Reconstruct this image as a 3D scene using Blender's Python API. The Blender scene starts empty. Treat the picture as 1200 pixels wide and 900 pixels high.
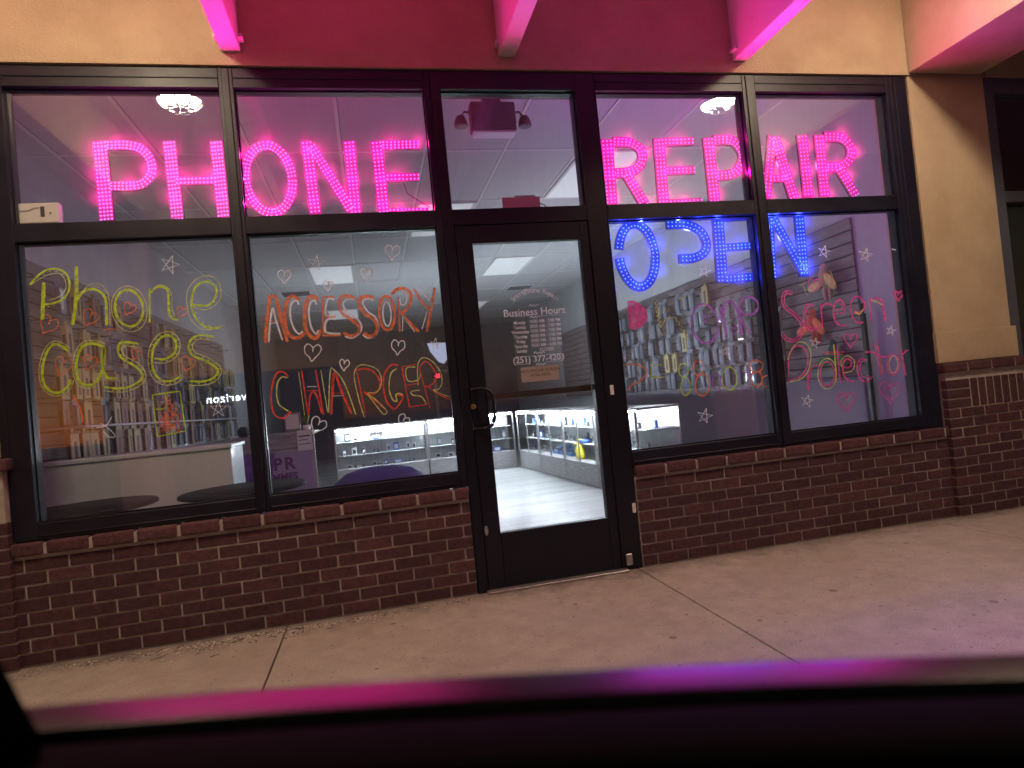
import bpy, bmesh, math, random
from mathutils import Vector, Matrix
random.seed(7)
PI = math.pi
scn = bpy.context.scene
COL = scn.collection

# ------------------------------------------------------------------ camera frame (metres; facade plane is y = 0)
FL, CX, CD, CH, YAW, PITCH, ROLL = 0.8404, -0.5097, 3.7907, 1.1263, -0.2166, 0.0203, -0.0974
cF = Vector((-math.sin(YAW)*math.cos(PITCH), math.cos(YAW)*math.cos(PITCH), math.sin(PITCH)))
_r = Vector((math.cos(YAW), math.sin(YAW), 0)); _u = _r.cross(cF)
cR = _r*math.cos(ROLL) + _u*math.sin(ROLL)
cU = -_r*math.sin(ROLL) + _u*math.cos(ROLL)
cC = Vector((CX, -CD, CH))
def at(px, py, ax, v):
    D = cF + cR*((px-600)/(FL*900)) - cU*((py-450)/(FL*900))
    return cC + D*((v-cC[ax])/D[ax])

# ------------------------------------------------------------------ object helpers
def link(o, parent=None):
    COL.objects.link(o)
    if parent is not None: o.parent = parent
    return o
def obj(name, bm, mats, parent=None, smooth=False):
    me = bpy.data.meshes.new(name)
    bm.normal_update(); bm.to_mesh(me); bm.free()
    for m in (mats if isinstance(mats, (list, tuple)) else [mats]): me.materials.append(m)
    if smooth:
        for p in me.polygons: p.use_smooth = True
    return link(bpy.data.objects.new(name, me), parent)
def tag(o, label=None, cat=None, group=None, kind=None):
    if label: o['label'] = label
    if cat: o['category'] = cat
    if group: o['group'] = group
    if kind: o['kind'] = kind
    return o
def thing(name, label, cat, loc=(0, 0, 0), rz=0, group=None):
    o = bpy.data.objects.new(name, None); o.empty_display_size = .1
    link(o); o.location = loc; o.rotation_euler = (0, 0, rz)
    return tag(o, label, cat, group)
def dup(root, loc, rz=None, label=None, group=None):
    r = root.copy(); COL.objects.link(r); r.location = loc
    if rz is not None: r.rotation_euler = (0, 0, rz)
    if label: r['label'] = label
    if group: r['group'] = group
    for ch in list(root.children):
        c = ch.copy(); COL.objects.link(c); c.parent = r
        for g in list(ch.children):
            d = g.copy(); COL.objects.link(d); d.parent = c
    return r
def NB(): return bmesh.new()
def box(bm, x0, x1, y0, y1, z0, z1, mi=0, bev=0):
    b = bmesh.new()
    vs = [b.verts.new((x, y, z)) for z in (z0, z1) for y in (y0, y1) for x in (x0, x1)]
    for f in ((0, 2, 3, 1), (4, 5, 7, 6), (0, 1, 5, 4), (2, 6, 7, 3), (0, 4, 6, 2), (1, 3, 7, 5)):
        b.faces.new([vs[i] for i in f])
    if bev: bmesh.ops.bevel(b, geom=list(b.edges), offset=bev, segments=2 if bev > .004 else 1, affect='EDGES', profile=.6)
    merge(bm, b, mi)
def merge(bm, b, mi=0, mat=None):
    mp = {}
    for v in b.verts: mp[v] = bm.verts.new(mat @ v.co if mat else v.co)
    for f in b.faces:
        try:
            nf = bm.faces.new([mp[v] for v in f.verts]); nf.material_index = mi; nf.smooth = f.smooth
        except ValueError: pass
    b.free()
def tube(bm, pts, r, n=8, mi=0, closed=False, r1=None):
    pts = [Vector(p) for p in pts]; rings = []
    m = len(pts)
    for i, p in enumerate(pts):
        a = pts[(i-1) % m] if (closed or i > 0) else p
        c = pts[(i+1) % m] if (closed or i < m-1) else p
        d = (c-a).normalized()
        up = Vector((0, 0, 1)) if abs(d.z) < .9 else Vector((1, 0, 0))
        s = d.cross(up).normalized(); t = s.cross(d)
        rr = r if r1 is None else r+(r1-r)*i/(m-1)
        rings.append([bm.verts.new(p+(s*math.cos(k*2*PI/n)+t*math.sin(k*2*PI/n))*rr) for k in range(n)])
    for i in range(m if closed else m-1):
        A, B = rings[i], rings[(i+1) % m]
        for k in range(n):
            f = bm.faces.new((A[k], A[(k+1) % n], B[(k+1) % n], B[k])); f.material_index = mi; f.smooth = True
    if not closed:
        for R_, rev in ((rings[0], False), (rings[-1], True)):
            f = bm.faces.new(R_ if not rev else R_[::-1]); f.material_index = mi
def lathe(bm, prof, c=(0, 0, 0), n=32, mi=0):
    rings = []
    for r, z in prof:
        if r < 1e-5: rings.append([bm.verts.new((c[0], c[1], c[2]+z))])
        else: rings.append([bm.verts.new((c[0]+r*math.cos(k*2*PI/n), c[1]+r*math.sin(k*2*PI/n), c[2]+z)) for k in range(n)])
    for A, B in zip(rings, rings[1:]):
        for k in range(n):
            a = [A[k % len(A)], A[(k+1) % len(A)]] if len(A) > 1 else [A[0]]
            b = [B[(k+1) % len(B)], B[k % len(B)]] if len(B) > 1 else [B[0]]
            if len(a)+len(b) < 3: continue
            f = bm.faces.new(a+b); f.material_index = mi; f.smooth = True
def ellipsoid(bm, c, r, mi=0, n=14, rot=None):
    b = bmesh.new(); bmesh.ops.create_uvsphere(b, u_segments=n, v_segments=max(6, n//2+1), radius=1)
    M_ = Matrix.Translation(c) @ (rot.to_4x4() if rot else Matrix()) @ Matrix.Diagonal((r[0], r[1], r[2], 1))
    for f in b.faces: f.smooth = True
    merge(bm, b, mi, M_)

# ------------------------------------------------------------------ materials
def mat(name, col=(.5, .5, .5), rough=.5, metal=0, emis=None, es=1, spec=None):
    m = bpy.data.materials.new(name); m.use_nodes = True
    p = m.node_tree.nodes['Principled BSDF']
    p.inputs['Base Color'].default_value = (*col, 1); p.inputs['Roughness'].default_value = rough
    p.inputs['Metallic'].default_value = metal
    if spec is not None: p.inputs['Specular IOR Level'].default_value = spec
    if emis:
        p.inputs['Emission Color'].default_value = (*emis, 1); p.inputs['Emission Strength'].default_value = es
    return m
def nd(m, t, **kw):
    n = m.node_tree.nodes.new(t)
    for k, v in kw.items(): setattr(n, k, v)
    return n
def lk(m, a, b): m.node_tree.links.new(a, b)
def noise_col(m, c1, c2, scale, detail=6, lo=.35, hi=.65, stretch=None, rough_var=None, bump=0, bscale=None, bdist=.002):
    """vary base colour (and bump) with object-space noise"""
    p = m.node_tree.nodes['Principled BSDF']
    tc = nd(m, 'ShaderNodeTexCoord'); mp = nd(m, 'ShaderNodeMapping')
    lk(m, tc.outputs['Object'], mp.inputs['Vector'])
    if stretch: mp.inputs['Scale'].default_value = stretch
    n = nd(m, 'ShaderNodeTexNoise'); n.inputs['Scale'].default_value = scale; n.inputs['Detail'].default_value = detail
    n.inputs['Roughness'].default_value = .65
    lk(m, mp.outputs[0], n.inputs['Vector'])
    r = nd(m, 'ShaderNodeValToRGB'); r.color_ramp.elements[0].position = lo; r.color_ramp.elements[1].position = hi
    r.color_ramp.elements[0].color = (*c1, 1); r.color_ramp.elements[1].color = (*c2, 1)
    lk(m, n.outputs['Fac'], r.inputs[0]); lk(m, r.outputs[0], p.inputs['Base Color'])
    if rough_var:
        mr = nd(m, 'ShaderNodeMapRange'); mr.inputs['To Min'].default_value, mr.inputs['To Max'].default_value = rough_var
        lk(m, n.outputs['Fac'], mr.inputs['Value']); lk(m, mr.outputs[0], p.inputs['Roughness'])
    if bump:
        n2 = nd(m, 'ShaderNodeTexNoise'); n2.inputs['Scale'].default_value = bscale or scale*6; n2.inputs['Detail'].default_value = 4
        lk(m, tc.outputs['Object'], n2.inputs['Vector'])
        b = nd(m, 'ShaderNodeBump'); b.inputs['Strength'].default_value = bump; b.inputs['Distance'].default_value = bdist
        lk(m, n2.outputs['Fac'], b.inputs['Height']); lk(m, b.outputs[0], p.inputs['Normal'])
    return m, r, tc
stucco, _, _ = noise_col(mat('stucco', rough=.9), (.43, .335, .225), (.52, .415, .29), 2.2, bump=1.0, bscale=95, bdist=.006)
soffit, _, _ = noise_col(mat('soffit_stucco', rough=.9), (.66, .60, .52), (.74, .68, .60), 2, bump=.6, bscale=110, bdist=.004)
white_timber, _, _ = noise_col(mat('white_timber', rough=.6), (.42, .36, .30), (.74, .72, .68), 16, lo=.22, hi=.36, stretch=(1, .3, 1), bump=.4, bscale=60)
bronze, _, _ = noise_col(mat('bronze_frame', metal=.1, rough=.42, spec=.35), (.007, .008, .019), (.014, .015, .030), 5, rough_var=(.3, .5), bump=.05, bscale=200)
black_metal = mat('black_metal', (.008, .009, .018), .36, .05, spec=.35)
aluminium, _, _ = noise_col(mat('aluminium', metal=.8, rough=.4), (.34, .33, .32), (.5, .5, .5), 30, rough_var=(.3, .55))
chrome = mat('chrome', (.7, .7, .7), .18, 1)
mortar, _, _ = noise_col(mat('mortar', rough=.95), (.33, .29, .27), (.46, .41, .38), 14, bump=.6, bscale=150)
# bricks with a tone of their own per brick (vertex colour holds a random number only)
brick = mat('brick', rough=.85)
def _brick():
    m = brick; p = m.node_tree.nodes['Principled BSDF']
    a = nd(m, 'ShaderNodeVertexColor', layer_name='tone')
    r = nd(m, 'ShaderNodeValToRGB')
    e = r.color_ramp.elements; e[0].color = (.068, .026, .036, 1); e[1].color = (.108, .043, .052, 1)
    k = e.new(.5); k.color = (.085, .033, .042, 1)
    lk(m, a.outputs['Color'], r.inputs[0])
    tc = nd(m, 'ShaderNodeTexCoord'); n = nd(m, 'ShaderNodeTexNoise'); n.inputs['Scale'].default_value = 40; n.inputs['Detail'].default_value = 6
    lk(m, tc.outputs['Object'], n.inputs['Vector'])
    mr = nd(m, 'ShaderNodeMapRange'); mr.inputs['From Min'].default_value = .3; mr.inputs['From Max'].default_value = .7
    mr.inputs['To Min'].default_value = .55; mr.inputs['To Max'].default_value = 1.3
    lk(m, n.outputs['Fac'], mr.inputs['Value'])
    mx = nd(m, 'ShaderNodeMix', data_type='RGBA', blend_type='MULTIPLY'); mx.inputs[0].default_value = 1
    lk(m, r.outputs[0], mx.inputs[6]); lk(m, mr.outputs[0], mx.inputs[7])
    # pale lime / droppings spots
    n3 = nd(m, 'ShaderNodeTexNoise'); n3.inputs['Scale'].default_value = 26; n3.inputs['Detail'].default_value = 8; n3.inputs['Roughness'].default_value = .7
    lk(m, tc.outputs['Object'], n3.inputs['Vector'])
    r3 = nd(m, 'ShaderNodeValToRGB'); r3.color_ramp.elements[0].position = .68; r3.color_ramp.elements[1].position = .74
    lk(m, n3.outputs['Fac'], r3.inputs[0])
    mx2 = nd(m, 'ShaderNodeMix', data_type='RGBA'); mx2.inputs[7].default_value = (.42, .36, .31, 1)
    lk(m, r3.outputs[0], mx2.inputs[0]); lk(m, mx.outputs[2], mx2.inputs[6]); lk(m, mx2.outputs[2], p.inputs['Base Color'])
    b = nd(m, 'ShaderNodeBump'); b.inputs['Strength'].default_value = .6; b.inputs['Distance'].default_value = .003
    n2 = nd(m, 'ShaderNodeTexNoise'); n2.inputs['Scale'].default_value = 160
    lk(m, tc.outputs['Object'], n2.inputs['Vector']); lk(m, n2.outputs['Fac'], b.inputs['Height']); lk(m, b.outputs[0], p.inputs['Normal'])
_brick()
concrete = mat('sidewalk_concrete', rough=.85)
def _conc():
    m, r, tc = noise_col(concrete, (.35, .305, .26), (.45, .40, .35), 1.1, detail=12, lo=.3, hi=.7, bump=1.0, bscale=160, bdist=.004)
    p = m.node_tree.nodes['Principled BSDF']
    n = nd(m, 'ShaderNodeTexNoise'); n.inputs['Scale'].default_value = 7.5; n.inputs['Detail'].default_value = 12; n.inputs['Roughness'].default_value = .75
    lk(m, tc.outputs['Object'], n.inputs['Vector'])
    mr = nd(m, 'ShaderNodeMapRange'); mr.inputs['From Min'].default_value = .3; mr.inputs['From Max'].default_value = .7
    mr.inputs['To Min'].default_value = .80; mr.inputs['To Max'].default_value = 1.13
    lk(m, n.outputs['Fac'], mr.inputs['Value'])
    mx = nd(m, 'ShaderNodeMix', data_type='RGBA', blend_type='MULTIPLY'); mx.inputs[0].default_value = 1
    lk(m, r.outputs[0], mx.inputs[6]); lk(m, mr.outputs[0], mx.inputs[7])
    n2 = nd(m, 'ShaderNodeTexNoise'); n2.inputs['Scale'].default_value = 38; n2.inputs['Detail'].default_value = 6
    lk(m, tc.outputs['Object'], n2.inputs['Vector'])
    r2 = nd(m, 'ShaderNodeValToRGB'); r2.color_ramp.elements[0].position = .28; r2.color_ramp.elements[1].position = .36
    r2.color_ramp.elements[0].color = (.25, .22, .2, 1); r2.color_ramp.elements[1].color = (1, 1, 1, 1)
    lk(m, n2.outputs['Fac'], r2.inputs[0])
    mx2 = nd(m, 'ShaderNodeMix', data_type='RGBA', blend_type='MULTIPLY'); mx2.inputs[0].default_value = .8
    lk(m, mx.outputs[2], mx2.inputs[6]); lk(m, r2.outputs[0], mx2.inputs[7])
    n4 = nd(m, 'ShaderNodeTexNoise'); n4.inputs['Scale'].default_value = 210; n4.inputs['Detail'].default_value = 2
    lk(m, tc.outputs['Object'], n4.inputs['Vector'])
    m4 = nd(m, 'ShaderNodeMapRange'); m4.inputs['From Min'].default_value = .3; m4.inputs['From Max'].default_value = .7; m4.inputs['To Min'].default_value = .72; m4.inputs['To Max'].default_value = 1.25
    lk(m, n4.outputs['Fac'], m4.inputs['Value'])
    mx3 = nd(m, 'ShaderNodeMix', data_type='RGBA', blend_type='MULTIPLY'); mx3.inputs[0].default_value = 1
    lk(m, mx2.outputs[2], mx3.inputs[6]); lk(m, m4.outputs[0], mx3.inputs[7])
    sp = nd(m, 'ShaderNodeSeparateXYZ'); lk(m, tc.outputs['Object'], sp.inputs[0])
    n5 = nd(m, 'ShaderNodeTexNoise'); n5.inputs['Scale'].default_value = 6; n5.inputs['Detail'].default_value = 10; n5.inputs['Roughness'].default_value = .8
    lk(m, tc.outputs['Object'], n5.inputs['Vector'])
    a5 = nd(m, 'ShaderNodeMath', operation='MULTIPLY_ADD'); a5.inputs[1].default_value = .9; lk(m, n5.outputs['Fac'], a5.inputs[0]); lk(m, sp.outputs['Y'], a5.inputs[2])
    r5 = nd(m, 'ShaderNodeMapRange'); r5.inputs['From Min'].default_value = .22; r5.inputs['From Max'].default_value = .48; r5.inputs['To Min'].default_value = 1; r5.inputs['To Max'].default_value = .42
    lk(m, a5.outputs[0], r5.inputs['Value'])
    vo = nd(m, 'ShaderNodeTexVoronoi'); vo.inputs['Scale'].default_value = 4.2; vo.inputs['Randomness'].default_value = 1; lk(m, tc.outputs['Object'], vo.inputs['Vector'])
    wn = nd(m, 'ShaderNodeSeparateColor'); lk(m, vo.outputs['Color'], wn.inputs[0])
    th = nd(m, 'ShaderNodeMath', operation='MULTIPLY'); th.inputs[1].default_value = .085; lk(m, wn.outputs[0], th.inputs[0])
    cmp_ = nd(m, 'ShaderNodeMath', operation='SUBTRACT'); lk(m, vo.outputs['Distance'], cmp_.inputs[0]); lk(m, th.outputs[0], cmp_.inputs[1])
    r6 = nd(m, 'ShaderNodeMapRange'); r6.inputs['From Min'].default_value = -.01; r6.inputs['From Max'].default_value = .015; r6.inputs['To Min'].default_value = .55; r6.inputs['To Max'].default_value = 1
    lk(m, cmp_.outputs[0], r6.inputs['Value'])
    # a hairline crack
    wv = nd(m, 'ShaderNodeTexNoise'); wv.inputs['Scale'].default_value = 1.3; wv.inputs['Detail'].default_value = 9; lk(m, tc.outputs['Object'], wv.inputs['Vector'])
    ab = nd(m, 'ShaderNodeMath', operation='SUBTRACT'); ab.inputs[1].default_value = .56; lk(m, wv.outputs['Fac'], ab.inputs[0])
    ab2 = nd(m, 'ShaderNodeMath', operation='ABSOLUTE'); lk(m, ab.outputs[0], ab2.inputs[0])
    r7 = nd(m, 'ShaderNodeMapRange'); r7.inputs['From Max'].default_value = .0016; r7.inputs['To Min'].default_value = .72; r7.inputs['To Max'].default_value = 1; lk(m, ab2.outputs[0], r7.inputs['Value'])
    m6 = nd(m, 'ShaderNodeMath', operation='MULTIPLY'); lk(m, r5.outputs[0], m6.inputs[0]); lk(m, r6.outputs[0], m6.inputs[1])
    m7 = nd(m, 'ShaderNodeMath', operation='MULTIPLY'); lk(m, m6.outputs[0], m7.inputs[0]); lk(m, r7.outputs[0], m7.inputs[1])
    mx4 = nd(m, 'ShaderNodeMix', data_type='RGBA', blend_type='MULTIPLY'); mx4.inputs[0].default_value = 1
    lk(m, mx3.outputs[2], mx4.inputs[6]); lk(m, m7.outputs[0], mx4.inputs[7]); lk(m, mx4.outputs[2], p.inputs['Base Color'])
_conc()
asphalt, _, _ = noise_col(mat('asphalt', rough=.9), (.035, .035, .038), (.06, .06, .06), 30, bump=.6, bscale=200)
drywall, _, _ = noise_col(mat('drywall', rough=.85), (.38, .38, .40), (.44, .44, .46), 2)
dark_wall, _, _ = noise_col(mat('dark_wall_paint', rough=.8), (.075, .068, .11), (.11, .10, .15), 1.5)
tile, _, _ = noise_col(mat('ceiling_tile', rough=.95), (.44, .44, .46), (.52, .52, .54), 90, bump=.3, bscale=300)
tbar = mat('ceiling_grid', (.62, .62, .62), .5)
dull_tbar = mat('ceiling_grid_groove', (.18, .18, .2), .6)
troffer = mat('troffer_lens', (.7, .72, .74), .4, emis=(.9, .95, 1), es=.22)
floor_mat = mat('grey_laminate', rough=.3)
def _floor():
    m = floor_mat; p = m.node_tree.nodes['Principled BSDF']
    tc = nd(m, 'ShaderNodeTexCoord'); b = nd(m, 'ShaderNodeTexBrick')
    b.inputs['Scale'].default_value = 1; b.inputs['Brick Width'].default_value = 1.2; b.inputs['Row Height'].default_value = .18
    b.inputs['Mortar Size'].default_value = .003; b.inputs['Color1'].default_value = (.36, .37, .365, 1); b.inputs['Color2'].default_value = (.50, .51, .50, 1)
    b.inputs['Mortar'].default_value = (.2, .2, .2, 1)
    lk(m, tc.outputs['Object'], b.inputs['Vector'])
    mp = nd(m, 'ShaderNodeMapping'); mp.inputs['Scale'].default_value = (1, 12, 1); lk(m, tc.outputs['Object'], mp.inputs[0])
    n = nd(m, 'ShaderNodeTexNoise'); n.inputs['Scale'].default_value = 3; n.inputs['Detail'].default_value = 8
    lk(m, mp.outputs[0], n.inputs['Vector'])
    mr = nd(m, 'ShaderNodeMapRange'); mr.inputs['To Min'].default_value = .6; mr.inputs['To Max'].default_value = 1.35; lk(m, n.outputs['Fac'], mr.inputs['Value'])
    mx = nd(m, 'ShaderNodeMix', data_type='RGBA', blend_type='MULTIPLY'); mx.inputs[0].default_value = 1
    lk(m, b.outputs['Color'], mx.inputs[6]); lk(m, mr.outputs[0], mx.inputs[7]); lk(m, mx.outputs[2], p.inputs['Base Color'])
_floor()
slat_mat, _, _ = noise_col(mat('slatwall_board', rough=.55), (.17, .14, .15), (.24, .20, .21), 4, stretch=(1, 1, 8))
grey_wood, _, _ = noise_col(mat('grey_wood_grain', rough=.5), (.24, .23, .24), (.42, .41, .42), 5, detail=9, stretch=(1.5, 1.5, 14))
pale_slat, _, _ = noise_col(mat('pale_wood_panel', rough=.5), (.46, .48, .48), (.66, .68, .68), 5, detail=8, stretch=(12, 12, .8))
counter_white = mat('white_laminate', (.62, .76, .72), .3)
black_top = mat('black_tabletop', (.008, .007, .010), .5, spec=.15)
purple_fab, _, _ = noise_col(mat('purple_fabric', rough=.8), (.07, .035, .20), (.14, .08, .34), 30, bump=.4, bscale=200)
blue_fab, _, _ = noise_col(mat('violet_velvet', rough=.7), (.018, .010, .13), (.035, .02, .22), 8, bump=.3, bscale=150)
paper = mat('paper', (.72, .70, .68), .8)
tan_paper = mat('tan_paper', (.50, .44, .44), .85)
ink = mat('ink', (.06, .05, .06), .7)
white_plastic = mat('white_plastic', (.75, .74, .72), .4)
purple_ink = mat('purple_ink', (.13, .03, .17), .6)
strip_emit = mat('case_led_strip', (.9, .9, .9), .4, emis=(.80, .92, 1), es=170)
can_emit = mat('canopy_lamp_lens', (.9, .9, .9), .4, emis=(1, .80, .52), es=250)
def emitter(name, col, s): return mat(name, (.02, .02, .02), .5, emis=col, es=s)
pink_face = emitter('pink_letter_face', (.72, .003, .27), .78)
pink_led = emitter('pink_led', (.62, .14, .95), 2.6)
blue_face = emitter('blue_letter_face', (.010, .012, .9), .5)
blue_led = emitter('blue_led', (.07, .22, 1), 3.0)
letter_side = mat('letter_acrylic', (.03, .02, .03), .4)
screen_emit = emitter('screen', (.5, .55, .8), .55)
red_emit = emitter('red_sign', (1, .02, .08), 2.5)
sign_emit = emitter('street_sign_white', (.85, .95, 1), 22)
def glass(name, haze=.05, ior=1.6, tint=.95, streaks=True):
    m = bpy.data.materials.new(name); m.use_nodes = True; nt = m.node_tree; nt.nodes.clear()
    out = nd(m, 'ShaderNodeOutputMaterial'); tr = nd(m, 'ShaderNodeBsdfTransparent'); tr.inputs[0].default_value = (tint, tint, tint*1.005, 1)
    gl = nd(m, 'ShaderNodeBsdfGlossy'); gl.inputs['Roughness'].default_value = .004
    fr = nd(m, 'ShaderNodeFresnel'); fr.inputs['IOR'].default_value = ior
    geo = nd(m, 'ShaderNodeNewGeometry'); inv = nd(m, 'ShaderNodeMath', operation='SUBTRACT'); inv.inputs[0].default_value = 1
    lk(m, geo.outputs['Backfacing'], inv.inputs[1])
    mu = nd(m, 'ShaderNodeMath', operation='MULTIPLY'); lk(m, fr.outputs[0], mu.inputs[0]); lk(m, inv.outputs[0], mu.inputs[1])
    m1 = nd(m, 'ShaderNodeMixShader'); lk(m, mu.outputs[0], m1.inputs[0]); lk(m, tr.outputs[0], m1.inputs[1]); lk(m, gl.outputs[0], m1.inputs[2])
    last = m1
    if haze:  # diffuse mix puts a hazy glow round the lit letters into the glass
        df = nd(m, 'ShaderNodeBsdfDiffuse'); df.inputs[0].default_value = (.8, .8, .8, 1)
        tl = nd(m, 'ShaderNodeBsdfTranslucent'); tl.inputs[0].default_value = (.8, .8, .8, 1)
        ms = nd(m, 'ShaderNodeMixShader'); ms.inputs[0].default_value = .6; lk(m, df.outputs[0], ms.inputs[1]); lk(m, tl.outputs[0], ms.inputs[2])
        tc = nd(m, 'ShaderNodeTexCoord'); mp = nd(m, 'ShaderNodeMapping'); mp.inputs['Scale'].default_value = (14, 1, 1.5)
        lk(m, tc.outputs['Object'], mp.inputs[0])
        n = nd(m, 'ShaderNodeTexNoise'); n.inputs['Scale'].default_value = 1.4; n.inputs['Detail'].default_value = 8; n.inputs['Roughness'].default_value = .6
        lk(m, mp.outputs[0], n.inputs['Vector'])
        mr = nd(m, 'ShaderNodeMapRange'); mr.inputs['From Min'].default_value = .35; mr.inputs['From Max'].default_value = .75
        mr.inputs['To Min'].default_value = haze*.6; mr.inputs['To Max'].default_value = haze*1.7
        lk(m, n.outputs['Fac'], mr.inputs['Value'])
        mh = nd(m, 'ShaderNodeMath', operation='MULTIPLY'); lk(m, mr.outputs[0], mh.inputs[0]); lk(m, inv.outputs[0], mh.inputs[1])
        m2 = nd(m, 'ShaderNodeMixShader'); lk(m, mh.outputs[0], m2.inputs[0]); lk(m, m1.outputs[0], m2.inputs[1]); lk(m, ms.outputs[0], m2.inputs[2])
        last = m2
    lk(m, last.outputs[0], out.inputs[0])
    return m
win_glass = glass('hazed_window_glass', .042, 1.95)
case_glass = glass('case_glass', 0, 1.4, .98)
def marker(name, col):
    """glass-marker paint: patchy, lets some light through"""
    m = bpy.data.materials.new(name); m.use_nodes = True; nt = m.node_tree; nt.nodes.clear()
    out = nd(m, 'ShaderNodeOutputMaterial'); tr = nd(m, 'ShaderNodeBsdfTransparent')
    df = nd(m, 'ShaderNodeBsdfDiffuse'); df.inputs[0].default_value = (*col, 1)
    tl = nd(m, 'ShaderNodeBsdfTranslucent'); tl.inputs[0].default_value = (*col, 1)
    ms = nd(m, 'ShaderNodeMixShader'); ms.inputs[0].default_value = .45; lk(m, df.outputs[0], ms.inputs[1]); lk(m, tl.outputs[0], ms.inputs[2])
    tc = nd(m, 'ShaderNodeTexCoord'); n = nd(m, 'ShaderNodeTexNoise'); n.inputs['Scale'].default_value = 34; n.inputs['Detail'].default_value = 8
    lk(m, tc.outputs['Object'], n.inputs['Vector'])
    mr = nd(m, 'ShaderNodeMapRange'); mr.inputs['From Min'].default_value = .35; mr.inputs['From Max'].default_value = .6
    mr.inputs['To Min'].default_value = .55; mr.inputs['To Max'].default_value = 1
    lk(m, n.outputs['Fac'], mr.inputs['Value'])
    mx = nd(m, 'ShaderNodeMixShader'); lk(m, mr.outputs[0], mx.inputs[0]); lk(m, tr.outputs[0], mx.inputs[1]); lk(m, ms.outputs[0], mx.inputs[2])
    lk(m, mx.outputs[0], out.inputs[0]); return m
P_LIME = marker('marker_lime', (.62, .80, .05)); P_ORANGE = marker('marker_orange', (.95, .26, .10)); P_WHITE = marker('marker_white', (.95, .93, .96))
P_RED = marker('marker_red', (.90, .10, .07)); P_PINK = marker('marker_pink', (.95, .12, .38)); P_PURPLE = marker('marker_purple', (.55, .22, .75))
P_YEL = marker('marker_yellow', (.78, .78, .25))
for n_ in P_WHITE.node_tree.nodes:
    if n_.type == 'MAP_RANGE': n_.inputs['To Min'].default_value = .85

# ------------------------------------------------------------------ ground
bm = NB(); box(bm, -150, 150, -150, -3.2, -.35, -.15)
tag(obj('parking_lot', bm, asphalt), 'dark asphalt parking lot in front of the shop', kind='structure')
xs = [-9.4, -7.3, -5.2, -3.14, -1.065, 1.0, 3.16, 5.3, 7.4, 9.5]
bm = NB()
for a, b in zip(xs, xs[1:]):
    box(bm, a+.004, b-.004, -3.04, .0, -.06, 0, bev=.005)
box(bm, -9.4, 9.5, -3.2, -3.05, -.3, 0, bev=.012)
box(bm, -9.4, 9.5, -3.04, .0, -.3, -.035)
# threshold pad under the doorway
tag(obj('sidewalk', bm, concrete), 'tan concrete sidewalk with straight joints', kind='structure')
bm = NB(); box(bm, -2.75, 3.45, .12, 13.5, -.3, 0)
tag(obj('floor', bm, floor_mat), kind='structure')

# ------------------------------------------------------------------ building
shop = thing('store_building', 'tan stucco shop front with dark red brick base and canopy over the sidewalk', 'building')
def bricks(bm, x0, x1, yf, z0, n, phase=0, h=.0575, L=.194, j=.010, depth=.05, cut=True):
    lay = bm.loops.layers.color.get('tone') or bm.loops.layers.color.new('tone')
    for c in range(n):
        z = z0+c*(h+j); x = x0-(L+j)*(.5 if (c+phase) % 2 else 0)
        while x < x1-.005:
            a, b = max(x, x0), min(x+L, x1)
            if b-a > .02:
                nf = len(bm.faces); dy = random.uniform(-.0015, .0015)
                box(bm, a, b, yf+dy, yf+depth, z, z+h, bev=.003)
                t = random.random(); bm.faces.ensure_lookup_table()
                for f in bm.faces[nf:]:
                    for l in f.loops: l[lay] = (t, t, t, 1)
            x += L+j
def brickbox(bm, *a, **k):
    lay = bm.loops.layers.color.get('tone') or bm.loops.layers.color.new('tone')
    nf = len(bm.faces); box(bm, *a, bev=k.get('bev', .004)); bm.faces.ensure_lookup_table(); t = k.get('t', random.random())
    for f in bm.faces[nf:]:
        for l in f.loops: l[lay] = (t, t, t, 1)
YB = -.03      # brick face
for x0, x1, nm in ((-2.40, -.006, 'left'), (1.036, 3.42, 'right')):
    bm = NB(); box(bm, x0, x1, YB+.006, .20, -.2, .56)
    k = obj('knee_wall', bm, mortar, shop)
    bm = NB(); bricks(bm, x0+.004, x1, YB, .012, 8, phase=0 if nm == 'left' else 1)
    obj('brickwork', bm, brick, k)
    bm = NB(); x = x0+.004
    while x < x1-.02:
        b = min(x+.2, x1)
        brickbox(bm, x, b-.004 if b < x1 else b, YB-.022, .06, .562+random.uniform(-.001, .001), .628, bev=.014, t=.5+.5*random.random()); x += .21
    obj('sill_course', bm, brick, k)
    bm = NB(); box(bm, x0+.01, x1-.003, YB-.012, .055, .564, .618); obj('sill_mortar', bm, mortar, k)
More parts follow.
